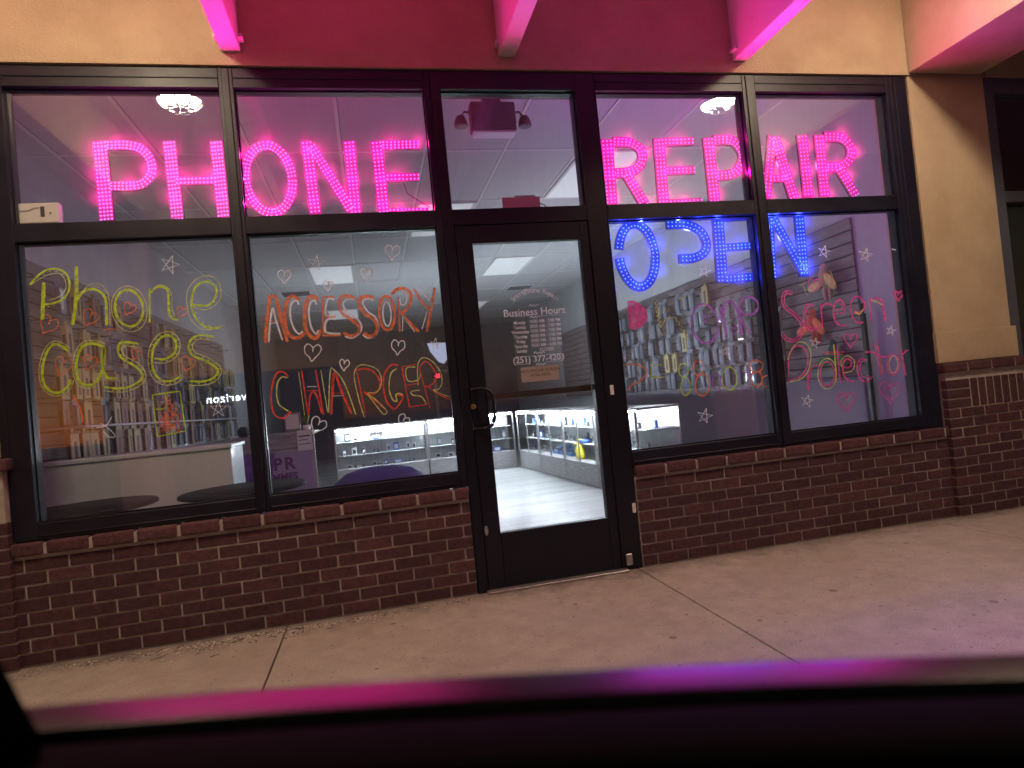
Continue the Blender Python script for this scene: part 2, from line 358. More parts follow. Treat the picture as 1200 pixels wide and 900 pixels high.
# pilasters
for s, (x0, x1) in enumerate(((-3.04, -2.385), (3.375, 4.03))):
    bm = NB(); box(bm, x0, x1, -.02, .3, 1.29, 3.75)
    p = obj('pilaster', bm, stucco, shop)
    bm = NB(); box(bm, x0-.02, x1+.02, -.045, .3, 1.07, 1.288, bev=.006); obj('base_band', bm, stucco, p)
    bx0, bx1 = x0+.0, x1+.04
    bm = NB(); box(bm, bx0, bx1, -.064, .3, -.2, 1.0); obj('brick_core', bm, mortar, p)
    bm = NB(); bricks(bm, bx0-.004, bx1+.004, -.07, .012, 11, phase=1)
    zz = .012+11*.0675
    brickbox(bm, bx0-.004, bx0+.19, -.07, -.02, zz, zz+.0575); brickbox(bm, bx0-.004, bx0+.19, -.07, -.02, zz+.0675, zz+.125); 
    brickbox(bm, bx0-.004, bx0+.19, -.07, -.02, zz+.135, zz+.1925)
    x = bx0+.2
    while x < bx1-.03:
        brickbox(bm, x, x+.0575, -.07, -.02, zz, zz+.1925); x += .0675
    x = bx0-.02
    while x < bx1+.02:
        brickbox(bm, x, min(x+.194, bx1+.03), -.088, .0, 1.002, 1.066, bev=.012, t=.5+.4*random.random()); x += .204
    obj('brickwork', bm, brick, p)
    bm = NB(); box(bm, bx0, bx1, -.078, .05, 1.0, 1.058); obj('brick_mortar_cap', bm, mortar, p)
# wall above the windows (slightly proud of the frames), both sides
bm = NB(); box(bm, -2.40, 3.39, -.035, .28, 3.112, 3.75); obj('upper_wall', bm, stucco, shop)
bm = NB(); box(bm, 4.05, 9.5, -.03, .28, 3.112, 3.75); obj('side_wall', bm, stucco, shop)
bm = NB(); box(bm, -9.4, -3.06, -.03, .28, -.2, 3.75); obj('side_wall', bm, stucco, shop)
bm = NB(); box(bm, 4.09, 9.5, -.03, .2, -.2, .63); obj('neighbour_base', bm, mortar, shop)
bm = NB(); bricks(bm, 4.09, 6.4, -.036, .012, 9); obj('brickwork', bm, brick, shop)
# canopy
HC = 3.70
bm = NB(); box(bm, -9.4, 9.5, -3.2, -.0, HC, HC+.2)
can_ceiling = obj('canopy_ceiling', bm, soffit, shop)
for x0, x1 in ((-2.985, -2.372), (3.376, 3.988)):
    bm = NB(); box(bm, x0, x1, -2.9, -.036, 3.122, HC-.002, bev=.004); obj('canopy_beam', bm, stucco, shop)
bm = NB(); box(bm, -9.4, 9.5, -3.25, -2.9, 3.05, HC-.003, bev=.006); obj('canopy_fascia', bm, stucco, shop)
for x in (-1.090, .480, 2.058):
    bm = NB(); box(bm, x-.052, x+.052, -2.895, -.037, 3.185, HC-.002, bev=.006)
    rf = obj('rafter', bm, white_timber, shop)
    bm = NB(); box(bm, x-.075, x-.052, -.11, -.05, 3.23, 3.25); obj('bracket_bolt', bm, white_timber, rf)
    bm = NB(); box(bm, x+.052, x+.075, -.11, -.05, 3.23, 3.25); obj('bracket_bolt', bm, white_timber, rf)
for x in (-2.68, 3.68):
    bm = NB(); box(bm, x-.2, x+.2, -3.2, -2.92, -.02, 3.05, bev=.01); obj('canopy_column', bm, stucco, shop)
# interior shell
bm = NB(); box(bm, -2.95, -2.752, .12, 13.5, -.05, 3.3); obj('interior_wall', bm, drywall, shop)
bm = NB(); box(bm, 3.45, 3.65, .12, 13.5, -.05, 3.3); obj('interior_wall', bm, drywall, shop)
bm = NB(); box(bm, -2.75, 3.45, 13.5, 13.7, -.05, 3.3); obj('back_wall', bm, dark_wall, shop)
bm = NB(); box(bm, -2.75, 3.45, .11, .14, 3.112, 3.3); box(bm, -9.4, 9.5, .3, 13.7, 3.3, 3.34); obj('roof_deck', bm, drywall, shop)
bm = NB(); HI = 3.20; KS = (HI-CH)/(3.02-CH); SX = lambda x: CX+(x-CX)*KS; SY = lambda y: -CD+(y+CD)*KS
box(bm, -2.75, 3.45, .141, 13.5, HI, HI+.03)
ceil = obj('ceiling', bm, tile, shop)
gxs = [SX(.05+.61*k) for k in range(-5, 7)]; gys = [SY(.98+1.22*k) for k in range(-1, 11)]
bm = NB()
for y in gys: box(bm, -2.75, 3.45, y-.012, y+.012, HI-.006, HI+.001)
for x in gxs:
    if -2.74 < x < 3.44: box(bm, x-.012, x+.012, .12, 13.5, HI-.008, HI+.001)
obj('ceiling_grid', bm, tbar, ceil)
bm = NB()
for y in gys: box(bm, -2.75, 3.45, y+.013, y+.019, HI-.003, HI-.0005)
for x in gxs:
    if -2.74 < x < 3.43: box(bm, x+.013, x+.019, .12, 13.5, HI-.0045, HI-.0003)
obj('grid_groove', bm, dull_tbar, ceil)
# troffers & vents on the interior ceiling
def troff(x, y, label, w=.63, d=1.30):
    t = thing('ceiling_light', label, 'ceiling light', (SX(x), SY(y), HI-.012), 0, 'square light panels in the shop ceiling')
    bm = NB()
    for a in ((-w/2, w/2, -d/2, -d/2+.03), (-w/2, w/2, d/2-.03, d/2), (-w/2, -w/2+.03, -d/2+.031, d/2-.031), (w/2-.03, w/2, -d/2+.031, d/2-.031)):
        box(bm, *a, -.004, .012)
    obj('frame', bm, tbar, t)
    bm = NB(); box(bm, -w/2+.031, w/2-.031, -d/2+.031, d/2-.031, -.001, .010); obj('diffuser', bm, troffer, t)
for x, y, l in ((-.865, 5.25, 'dim ceiling light panel above the word ACCESSORY'), (1.575, 5.25, 'pale ceiling light panel seen at the top of the door glass'),
                (.355, 2.81, 'ceiling light panel cut by the bar over the door, left of the door glass'), (1.575, 1.59, 'large ceiling light panel at the right of the transom, nearest the window'),
                (-.865, 8.91, 'distant ceiling light panel at the back left of the shop'), (1.575, 8.91, 'distant ceiling light panel at the back right of the shop')):
    troff(x, y, l)
def vent(x, y, label):
    t = thing('ceiling_vent', label, 'vent', (SX(x), SY(y), HI-.012)); bm = NB()
    for a in ((-.25, .25, -.25, -.22), (-.25, .25, .22, .25), (-.25, -.22, -.219, .219), (.22, .25, -.219, .219)): box(bm, *a, -.006, .012)
    obj('frame', bm, tbar, t); bm = NB()
    for i in range(8): box(bm, -.219, .219, -.2+i*.055, -.2+i*.055+.012, -.004, .010)
    obj('louvre', bm, dull_tbar, t)
    bm = NB(); box(bm, -.218, .218, -.218, .218, .0115, .0118); obj('backing', bm, ink, t)
vent(2.18, 7.1, 'dark air vent in the ceiling above the hours lettering'); vent(-1.47, 6.45, 'square dark air vent in the ceiling behind the word ACCESSORY')

# canopy dome lights
for x, y, l in ((-1.74, -1.49, 'warm round canopy light in the left bay, mirrored above the letter H'), (2.88, -1.50, 'warm round canopy light in the right bay, mirrored above the word REPAIR')):
    t = thing('canopy_light', l, 'lamp', (x, y, HC-.002), 0, 'round canopy lights over the sidewalk')
    bm = NB(); lathe(bm, [(.135, 0), (.185, 0), (.19, -.02), (.185, -.045), (.165, -.055), (.160, -.05), (.160, -.005), (.135, -.002)], n=40); obj('housing', bm, white_plastic, t)
    bm = NB(); lathe(bm, [(.155, -.03), (.148, -.058), (.11, -.085), (.05, -.097), (0, -.10)], n=36); obj('lens', bm, can_emit, t)
    bm = NB()
    for r in (.05, .09): tube(bm, [(r*math.cos(k*PI/12), r*math.sin(k*PI/12), -.112) for k in range(24)], .007, n=6, closed=True)
    for a in (0, PI/4, PI/2, 3*PI/4): tube(bm, [(-.163*math.cos(a), -.163*math.sin(a), -.045), (-.12*math.cos(a), -.12*math.sin(a), -.10), (0, 0, -.112), (.12*math.cos(a), .12*math.sin(a), -.10), (.163*math.cos(a), .163*math.sin(a), -.045)], .007, n=6)
    obj('guard', bm, black_metal, t)

# ------------------------------------------------------------------ strokes
def smooth(pts, n=8, closed=False):
    P = [Vector(p) for p in pts]
    if len(P) < 3: return P
    out = []; m = len(P)
    for i in range(m if closed else m-1):
        if closed: p0, p1, p2, p3 = P[(i-1) % m], P[i], P[(i+1) % m], P[(i+2) % m]
        else: p0, p1, p2, p3 = P[max(i-1, 0)], P[i], P[i+1], P[min(i+2, m-1)]
        for k in range(n):
            t = k/n
            out.append(.5*((2*p1)+(p2-p0)*t+(2*p0-5*p1+4*p2-p3)*t*t+(3*p1-p0-3*p2+p3)*t**3))
    out.append(P[0] if closed else P[-1]); return out
def scale_at(p, Y): return (at(p[0]+1, p[1], 1, Y)-at(p[0], p[1], 1, Y)).length
YG = .030          # outer face of window glass
_off = [0]
def ribbon(bm, pts, w, mi=0, Y=None, jit=.18, ends=True):
    """flat paint stroke; pts in photo pixels, placed on the pane's outer face"""
    _off[0] = (_off[0]+1) % 14; Yp = (YG if Y is None else Y)-.0012-.00018*_off[0]
    W = [at(p[0], p[1], 1, Yp) for p in pts]; s = scale_at(pts[0], Yp)*w/2; L = []; n = len(W)
    for i, p in enumerate(W):
        a, c = W[max(i-1, 0)], W[min(i+1, n-1)]; d = c-a
        if d.length < 1e-7: d = Vector((1, 0, 0))
        d.normalize(); q = Vector((-d.z, 0, d.x)); k = s*(1+random.uniform(-jit, jit))
        if ends and i in (0, n-1): k *= .55
        L.append((bm.verts.new(p+q*k), bm.verts.new(p-q*k)))
    for A, B in zip(L, L[1:]):
        f = bm.faces.new((A[0], A[1], B[1], B[0])); f.material_index = mi
def ell(cx, cy, rx, ry, sh=0, n=22, a0=0, a1=2*PI):
    return [(cx+rx*math.cos(a0+(a1-a0)*k/n)+sh*ry*math.sin(a0+(a1-a0)*k/n), cy+ry*math.sin(a0+(a1-a0)*k/n)) for k in range(n+1)]
def painted(name, strokes, parent, label=None):
    mats = []; bm = NB()
    for s in strokes:
        pts, w, m = s[0], s[1], s[2]; closed = len(s) > 3 and s[3] == 'raw'
        if m not in mats: mats.append(m)
        P = [Vector(p) for p in pts] if closed else smooth(pts)
        ribbon(bm, P, w, mats.index(m))
    o = obj(name, bm, mats, parent)
    if label: o['label'] = label
    return o
def shadow(strk, dx, dy, w, m):    # a thin repeat of a stroke a little aside
    return [([(x+dx, y+dy) for x, y in s[0]], w, m, *s[3:]) for s in strk]
def dots(strk, dx, dy, m, step=7, w=2.4):
    out = []
    for s in strk:
        P = smooth(s[0]) if not (len(s) > 3) else [Vector(p) for p in s[0]]; acc = 0
        for a, b in zip(P, P[1:]):
            acc += (b-a).length
            if acc > step: acc = 0; out.append(([(b[0]+dx-.8, b[1]+dy), (b[0]+dx+.8, b[1]+dy+.4)], w, m, 'raw'))
    return out
def outline(pts, off):             # parallel curve
    P = smooth(pts, 4); out = []
    for i in range(len(P)):
        a, c = P[max(i-1, 0)], P[min(i+1, len(P)-1)]; d = (c-a); d = d/(d.length+1e-6)
        out.append((P[i][0]+d[1]*off, P[i][1]-d[0]*off))
    return out
def heart(cx, cy, s, m, w=1.3, tilt=0, double=False):
    base = [(0, -.25), (-.12, -.45), (-.35, -.48), (-.5, -.25), (-.4, .08), (-.15, .35), (.02, .55), (.18, .3), (.42, .02), (.5, -.28), (.33, -.5), (.12, -.42), (0, -.2), (.02, -.05)]
    c, t = math.cos(tilt), math.sin(tilt)
    j = lambda v: v+random.uniform(-.03, .03)
    f = lambda k: [(cx+s*k*(j(x)*c-j(y)*t), cy+s*k*(j(x)*t+j(y)*c)) for x, y in base]
    return [(f(1), w, m)]+([(f(.66), w*.8, m)] if double else [])
def star(cx, cy, s, m, w=1.5, tilt=0):
    P = []
    for k in range(6):
        a = tilt-PI/2+k*4*PI/5; r = s*.5*random.uniform(.85, 1.12); P.append((cx+r*math.cos(a), cy+r*math.sin(a)))
    return [(P, w, m, 'raw')]

# ------------------------------------------------------------------ storefront frames
FT, FB = 3.105, .632
def bar(bm, x0, x1, z0, z1, y0=-.018, y1=.095): box(bm, x0, x1, y0, y1, z0, z1, bev=.0025)
def pane(parent, x0, x1, z0, z1, name='glass_pane', Y=YG):
    bm = NB(); box(bm, x0-.008, x1+.008, Y, Y+.006, z0-.008, z1+.008); o = obj(name, bm, win_glass, parent)
    # glazing gasket
    bm = NB(); e = .011
    box(bm, x0-.002, x1+.002, Y-.014, Y-.0005, z1-e+.003, z1+.002); box(bm, x0-.002, x1+.002, Y-.014, Y-.0005, z0-.002, z0+e-.003)
    box(bm, x0-.002, x0+e-.005, Y-.013, Y-.0008, z0+e, z1-e); box(bm, x1-e+.005, x1+.002, Y-.013, Y-.0008, z0+e, z1-e)
    obj('gasket', bm, black_metal, o); return o
winL = thing('storefront_window', 'wide left shop window painted Phone cases and ACCESSORY CHARGER, left of the door', 'window', (0, 0, 0))
bm = NB()
bar(bm, -2.372, -2.232, FB, FT); bar(bm, -1.174, -1.098, FB, FT); bar(bm, -.040, .0, FB, FT)
bar(bm, -2.232, -1.174, 2.994, FT, -.0165); bar(bm, -1.098, -.04, 2.994, FT, -.0165)
bar(bm, -2.232, -1.174, 2.173, 2.269, -.0165); bar(bm, -1.098, -.04, 2.173, 2.269, -.0165)
bar(bm, -2.232, -1.174, FB, .716, -.0165); bar(bm, -1.098, -.04, FB, .716, -.0165)
frL = obj('frame', bm, bronze, winL)
bm = NB()
bar(bm, -1.155, -1.117, FB+.01, FT-.005, -.026, -.019); bar(bm, -2.23, -1.176, 3.045, 3.052, -.022, -.017); bar(bm, -1.096, -.042, 3.045, 3.052, -.022, -.017)
bar(bm, -2.23, -1.176, .650, .657, -.022, -.017); bar(bm, -1.096, -.042, .650, .657, -.022, -.017); bar(bm, -2.33, -2.322, FB, FT-.05, -.023, -.018)
obj('cover_cap', bm, bronze, frL)
gUL = pane(winL, -2.232, -1.174, 2.269, 2.994); gUL2 = pane(winL, -1.098, -.040, 2.269, 2.994)
gLL = pane(winL, -2.232, -1.174, .716, 2.173); gLL2 = pane(winL, -1.098, -.040, .716, 2.173)
winR = thing('storefront_window', 'right shop window painted Phone, Screen and Protector, right of the door', 'window', (0, 0, 0))
bm = NB()
bar(bm, 1.030, 1.040, FB, FT); bar(bm, 2.070, 2.165, FB, FT); bar(bm, 3.195, 3.362, FB, FT)
for a, b in ((1.04, 2.07), (2.165, 3.195)):
    bar(bm, a, b, 2.994, FT, -.0165); bar(bm, a, b, 2.173, 2.269, -.0165); bar(bm, a, b, FB, .716, -.0165)
frR = obj('frame', bm, bronze, winR)
bm = NB(); bar(bm, 2.095, 2.14, FB+.01, FT-.005, -.026, -.019); bar(bm, 3.262, 3.27, FB, FT, -.023, -.018); bar(bm, 3.228, 3.234, FB, FT, -.022, -.018)
for a, b in ((1.042, 2.068), (2.167, 3.193)): bar(bm, a, b, 3.045, 3.052, -.022, -.017); bar(bm, a, b, .65, .657, -.022, -.017)
obj('cover_cap', bm, bronze, frR)
gUR = pane(winR, 1.04, 2.07, 2.269, 2.994); gUR2 = pane(winR, 2.165, 3.195, 2.269, 2.994)
gLR = pane(winR, 1.04, 2.07, .716, 2.173); gLR2 = pane(winR, 2.165, 3.195, .716, 2.173)
# neighbour's window at the right edge
nb = thing('dark_shop_window', 'dark unlit window of the next shop at the right edge', 'window', (0, 0, 0))
bm = NB(); bar(bm, 4.032, 4.12, .64, 3.108); bar(bm, 4.12, 9.4, 2.99, 3.108, -.0165); bar(bm, 4.12, 9.4, 2.19, 2.27, -.0165); bar(bm, 4.12, 9.4, .64, .73, -.0165); bar(bm, 5.6, 5.68, .64, 3.108)
obj('frame', bm, mat('neighbour_frame', (.10, .11, .15), .4, .2), nb)
bm = NB(); box(bm, 4.11, 9.4, .03, .036, .72, 3.0); obj('glass_pane', bm, win_glass, nb)
bm = NB(); box(bm, 4.04, 9.4, .5, .52, .3, 3.2); obj('unlit_interior_sheet', bm, mat('unlit_dark', (.02, .02, .028), .8), nb)  # dark sheet stands in for the unlit shop behind the glass
tm = marker('decal_white', (.6, .6, .6))

# door
door = thing('entrance_door', 'black framed glass entrance door with transom and business hours lettering', 'door', (0, 0, 0))
bm = NB(); bar(bm, .002, .061, 0, FT, -.020, .11); bar(bm, .903, 1.028, 0, FT, -.020, .11); bar(bm, .061, .903, 2.994, FT, -.018, .11); bar(bm, .061, .903, 2.175, 2.269, -.018, .11)
bar(bm, .002, .061, 3.0, 3.0001) if False else None
obj('frame', bm, black_metal, door)
gT = pane(door, .061, .903, 2.269, 2.994, 'transom_pane')
bm = NB(); dx0, dx1 = .064, .915
box(bm, dx0, .166, -.012, .045, .012, 2.172, bev=.003); box(bm, .842, dx1-.014, -.012, .045, .012, 2.172, bev=.003)
box(bm, .166, .842, -.011, .044, 2.063, 2.172, bev=.003); box(bm, .166, .842, -.011, .044, .012, .331, bev=.003)
leaf = obj('door_leaf', bm, black_metal, door)
YD = .010
bm = NB(); box(bm, .16, .848, YD, YD+.006, .325, 2.07); dg = obj('glass_pane', bm, win_glass, door)
bm = NB(); box(bm, .166, .842, .055, .085, 1.118, 1.158, bev=.006); obj('push_bar', bm, black_metal, door)
bm = NB()
hp = [at(*q, 1, -.012) for q in ((553, 457), (563, 456), (571, 459), (575, 466), (577, 480), (577, 490), (574, 498), (566, 502), (556, 503))]
for i, p in enumerate(hp): p.y = -.075 if 0 < i < len(hp)-1 else -.018
hp = smooth([tuple(p) for p in hp], 4)
tube(bm, hp, .010, n=8); hd = obj('pull_handle', bm, black_metal, door)
bm = NB(); c1 = at(549, 462, 1, -.02); box(bm, .100, .150, -.022, -.012, .985, 1.185, bev=.004); obj('lock_plate', bm, bronze, door)
bm = NB(); b = bmesh.new(); bmesh.ops.create_cone(b, segments=24, radius1=.019, radius2=.016, depth=.02, cap_ends=True)
cl = at(554.6, 476.5, 1, -.03); merge(bm, b, 0, Matrix.Translation(cl) @ Matrix.Rotation(PI/2, 4, 'X'))
lc = obj('lock_cylinder', bm, chrome, door)
bm = NB(); box(bm, cl.x-.002, cl.x+.002, -.0425, -.0395, cl.z-.007, cl.z+.007); obj('keyhole', bm, ink, lc)
bm = NB(); box(bm, .05, .93, -.065, .05, .0, .012, bev=.003); obj('threshold', bm, aluminium, door)
bm = NB(); box(bm, .925, .965, -.04, -.0205, .03, .10, bev=.004); obj('pivot_hinge', bm, aluminium, door)
for zc in (1.09, .30):
    p = at(717, 457, 1, -.02) if zc > 1 else at(743, 595, 1, -.02)
    bm = NB(); box(bm, p.x-.012, p.x+.012, -.0245, -.0202, p.z-.03, p.z+.03, bev=.002); obj('strike_sticker', bm, white_plastic, door)
p = at(570, 622, 1, -.012)
bm = NB(); ellipsoid(bm, (p.x-.0, -.0125, p.z), (.012, .003, .03)); obj('scuff_plate', bm, aluminium, door)

# ------------------------------------------------------------------ text
dg_cache = {}
def text(name, s, size, loc, m, parent, align='CENTER', face=-1, ext=.0004, bold=0, spacing=1, rot=0, xs=1):
    c = bpy.data.curves.new(name, 'FONT'); c.body = s; c.size = size; c.align_x = align; c.extrude = ext; c.offset = bold; c.space_character = spacing; c.resolution_u = 3
    o = bpy.data.objects.new(name+'_tmp', c); COL.objects.link(o)
    dgp = bpy.context.evaluated_depsgraph_get(); me = bpy.data.meshes.new_from_object(o.evaluated_get(dgp))
    bpy.data.objects.remove(o)
    R_ = Matrix.Rotation(PI/2, 4, 'X')
    if face > 0: R_ = Matrix.Rotation(PI, 4, 'Z') @ R_
    me.transform(Matrix.Translation(loc) @ R_ @ Matrix.Rotation(rot, 4, 'Z') @ Matrix.Diagonal((xs, 1, 1, 1)))
    me.materials.clear(); me.materials.append(m); me.name = name
    return link(bpy.data.objects.new(name, me), parent)
LW = marker('vinyl_white', (.92, .88, .92))
for n_ in LW.node_tree.nodes:
    if n_.type == 'MAP_RANGE': n_.inputs['To Min'].default_value = 1
    if n_.type == 'MIX_SHADER' and n_.inputs[0].default_value < .46 and not n_.inputs[0].is_linked: n_.inputs[0].default_value = .75
Yt = YD-.0016
sc_ = scale_at((630, 400), Yt)
# arc title
bmj = None
t_arc = 'SmartPhone Repair'; A0, A1 = (599, 358.5), (653.5, 354)
ob_list = []
for i, ch in enumerate(t_arc):
    u = i/(len(t_arc)-1); ang = (u-.5)*1.75
    cx, cy, r = 627.3, 370.5, 31
    px, py = cx+r*math.sin(ang)*1.02, cy-r*math.cos(ang)*.9
    if ch == ' ': continue
    p = at(px, py, 1, Yt)
    ob_list.append(text('lettering_piece', ch, 8.2*sc_*1.0, p, LW, None, rot=-ang, bold=.0004))
def join(name, objs, parent):
    bm = NB(); m = objs[0].data.materials[0]
    for o in objs: bm.from_mesh(o.data); bpy.data.objects.remove(o)
    return obj(name, bm, m, parent)
o = join('shop_title_lettering', ob_list, dg); o['label'] = 'arched white lettering SmartPhone Repair'
def tline(s, px, py, h, name='hours_lettering', align='CENTER', **k):
    return text(name, s, h*sc_*1.4, at(px, py, 1, Yt), LW, None, align, **k)
L = [tline('Business Hours', 627, 369, 8.4, bold=.0006)]
rows = [('Monday', '10:00 AM - 7:00 PM'), ('Tuesday', '10:00 AM - 7:00 PM'), ('Wednesday', '10:00 AM - 7:00 PM'), ('Thursday', '10:00 AM - 7:00 PM'),
        ('Friday', '10:00 AM - 7:00 PM'), ('Saturday', '10:00 AM - 6:00 PM'), ('Sunday', 'CLOSED')]
for i, (a, b_) in enumerate(rows):
    yy = 380+i*5.55; xx = i*.45
    L.append(tline(a, 609.0+xx, yy, 3.9, bold=.0003, xs=.78)); L.append(tline(b_, 638.5+xx, yy-2.4, 3.9, bold=.0003, xs=.84))
L.append(tline('(251) 377-4203', 632, 423.5, 7.0, bold=.0005))
o = join('hours_lettering', L, dg); o['label'] = 'white vinyl business hours and phone number'
sw = []
for px, py, w_ in ((625.5, 358, 12), (627, 371.5, 12), (632, 413.5, 13), (634, 427, 12)):
    sw.append(([(px-w_/2, py+1), (px-w_/3, py-1.2), (px-w_/6, py+1), (px, py-1), (px+w_/6, py+.8), (px+w_/3, py-1.4), (px+w_/2, py-.2)], .8, LW))
for a, b_ in (((599, 371.6), (620, 370)), ((633, 370), (654, 368.6)), ((604.5, 418.5), (625, 417)), ((640, 415.5), (659, 414)), ((605, 427.5), (622, 426)), ((640, 424), (660, 422.5))):
    sw.append(([a, b_], .7, LW, 'raw'))
YGs = YG; YG = YD; painted('ornament_lettering', sw, dg, 'thin white rules and scroll ornaments'); YG = YGs
p0, p1 = at(611.5, 448.5, 1, YD+.01), at(654, 427, 1, YD+.01)
bm = NB(); box(bm, p0.x, p1.x, YD+.0072, YD+.008, p0.z, p1.z)
nt_ = tag(obj('paper_notice', bm, tan_paper), 'small tan handwritten notice taped inside the door glass below the hours', 'notice')
text('handwriting', 'NEW PHONE SCREEN\nAVAILABLE', .026, ((p0.x+p1.x)/2, YD+.0069, p1.z-.035), ink, nt_, ext=.0001)

# ------------------------------------------------------------------ LED letters
YL = .085
def led_letter(ch, strokes, face, led, label, word, pts_light):
    cen = at(*strokes[0][0][0], 1, YL)
    t = thing('led_letter', label, 'illuminated letter', (cen.x, YL, cen.z), 0, word)
    bf, bd = NB(), NB()
    strokes = [(a_, w_+1.2, k_) for a_, w_, k_ in strokes]
    for si, (pts, w, kind) in enumerate(strokes):
        P = [Vector(p) for p in (smooth(pts, 6) if kind == 's' else pts)]
        if kind == 'l':
            a, b_ = P[0], P[-1]; n = max(2, int((b_-a).length/3)); P = [a.lerp(b_, k/n) for k in range(n+1)]
        y = YL-.0015*si
        s = scale_at(P[0], YL); W = [at(p[0], p[1], 1, y) for p in P]
        L_ = []
        for i, p in enumerate(W):
            a, c = W[max(i-1, 0)], W[min(i+1, len(W)-1)]; d = (c-a).normalized(); q = Vector((-d.z, 0, d.x))*w/2*s
            L_.append([bf.verts.new(v-Vector((cen.x, YL, cen.z))) for v in (p+q, p-q, p-q+Vector((0, .018, 0)), p+q+Vector((0, .018, 0)))])
        for A, B in zip(L_, L_[1:]):
            f = bf.faces.new((A[0], A[1], B[1], B[0])); f.material_index = 0
            for k in (1, 2, 3): f = bf.faces.new((A[k], A[(k+1) % 4], B[(k+1) % 4], B[k])); f.material_index = 1
        for E_ in (L_[0], L_[-1]): f = bf.faces.new(E_); f.material_index = 1
        # diodes
        nrow = max(2, round(w/4.2)); seg = 0; step = 4.5; acc = step*.5
        for a, b_ in zip(P, P[1:]):
            Ls = (b_-a).length
            if Ls < 1e-6: continue
            while acc <= Ls:
                c = a.lerp(b_, acc/Ls); d = (b_-a)/Ls; q = Vector((-d[1], d[0]))
                for k in range(nrow):
                    o_ = ((k+.5)/nrow-.5)*(w-1.0)
                    pp = at(c[0]+q[0]*o_, c[1]+q[1]*o_, 1, y-.001)-Vector((cen.x, YL, cen.z)); r = .0054
                    top = bd.verts.new(pp+Vector((0, -.005, 0))); ring = [bd.verts.new(pp+Vector((r*math.cos(g*PI/3), 0, r*math.sin(g*PI/3)))) for g in range(6)]
                    for g in range(6): bd.faces.new((ring[g], ring[(g+1) % 6], top))
                acc += step
            acc -= Ls
    bmesh.ops.recalc_face_normals(bf, faces=bf.faces); bmesh.ops.recalc_face_normals(bd, faces=bd.faces)
    obj('face', bf, [face, letter_side], t); obj('diodes', bd, led, t)
    pts_light = []
    for pts, w, kind in strokes:
        if w < 5: continue
        P = [Vector(p) for p in (smooth(pts, 6) if kind == 's' else pts)]
        if kind == 'l': P = [P[0].lerp(P[-1], k/20) for k in range(21)]
        acc = 14
        for a, b_ in zip(P, P[1:]):
            acc += (b_-a).length
            if acc >= 27: acc = 0; pts_light.append(b_)
    for px, py in pts_light:
        ld = bpy.data.lights.new('diode_light', 'SPOT'); ld.shadow_soft_size = .006; ld.spot_size = math.radians(158); ld.spot_blend = .4
        ld.color = (1, .01, .30) if led is pink_led else (.03, .05, 1); ld.energy = E_PINK if led is pink_led else E_BLUE
        lo = bpy.data.objects.new('diode_light', ld); link(lo, t); lo.rotation_euler = (-PI/2-.28, 0, 0); lo.location = at(px, py, 1, YL-.014)-Vector((cen.x, YL, cen.z))
    # added point lamp behind each letter, tinting the shop interior
    ld = bpy.data.lights.new('back_tint_lamp', 'POINT'); ld.shadow_soft_size = .02; ld.color = (1, .10, .50) if led is pink_led else (.15, .15, 1)
    ld.energy = 1.7 if led is pink_led else 3.4
    lo = bpy.data.objects.new('back_tint_lamp', ld); link(lo, t); mid = strokes[0][0][len(strokes[0][0])//2]
    lo.location = at((strokes[0][0][0][0]+mid[0])/2, (strokes[0][0][0][1]+mid[1])/2, 1, YL+.05)-Vector((cen.x, YL, cen.z))
    return t
E_PINK, E_BLUE = 3.3, 4.6
def l(a, b_, w): return ([a, b_], w, 'l')
def s_(pts, w): return (pts, w, 's')
WP, WR, WO = 'pink letters of the word PHONE', 'pink letters of the word REPAIR', 'blue letters of the word OPEN'
lab = 'pink LED letter %s glowing in the window, in the word %s'
led_letter('P', [l((116.5, 165), (125, 258), 16.5), s_([(124, 170), (150, 170), (166, 175), (176, 187), (178, 200), (172, 211), (160, 217), (130, 218)], 11)], pink_face, pink_led, 'pink LED letter P that starts the word PHONE', WP, [(118, 175), (123, 240)])
led_letter('H', [l((198, 165), (208, 257), 14.5), l((253, 165), (262, 255.5), 14), l((205, 212), (255, 211), 9)], pink_face, pink_led, 'pink LED letter H in the word PHONE', WP, [(200, 180), (258, 230)])
led_letter('O', [(ell(315, 209.5, 27.5, 39.5, .09, 40), 11, 'p')], pink_face, pink_led, 'pink LED letter O in the word PHONE', WP, [(312, 171), (318, 248)])
led_letter('N', [l((359, 165), (370, 252), 13), l((409, 165), (417, 251), 13), l((364, 170), (412, 247), 11)], pink_face, pink_led, 'pink LED letter N in the word PHONE', WP, [(362, 180), (414, 230)])
led_letter('E', [l((441, 165), (450, 251), 13), l((447, 170), (491, 169), 10), l((452, 208), (491, 207), 9), l((455, 247.5), (502, 246.5), 6)], pink_face, pink_led, 'pink LED letter E that ends the word PHONE', WP, [(444, 180), (480, 170)])
led_letter('R', [l((711, 163), (717, 242), 13), s_([(718, 166), (738, 167), (750, 174), (753, 185), (749, 195), (739, 201), (722, 203)], 10), l((734, 203), (756, 240), 11)], pink_face, pink_led, 'pink LED letter R that starts the word REPAIR', WR, [(712, 175), (740, 210)])
led_letter('E', [l((772, 162), (778, 240), 12), l((778, 166), (813, 165), 8), l((780, 200), (814, 199), 8), l((784, 238), (823, 236), 7)], pink_face, pink_led, 'pink LED letter E in the word REPAIR', WR, [(773, 175), (800, 200)])
led_letter('P', [l((830, 161), (838, 238), 12), s_([(836, 164), (856, 164), (867, 173), (871, 184), (867, 196), (857, 204), (840, 206)], 10)], pink_face, pink_led, 'pink LED letter P in the middle of the word REPAIR', WR, [(832, 180), (837, 225)])
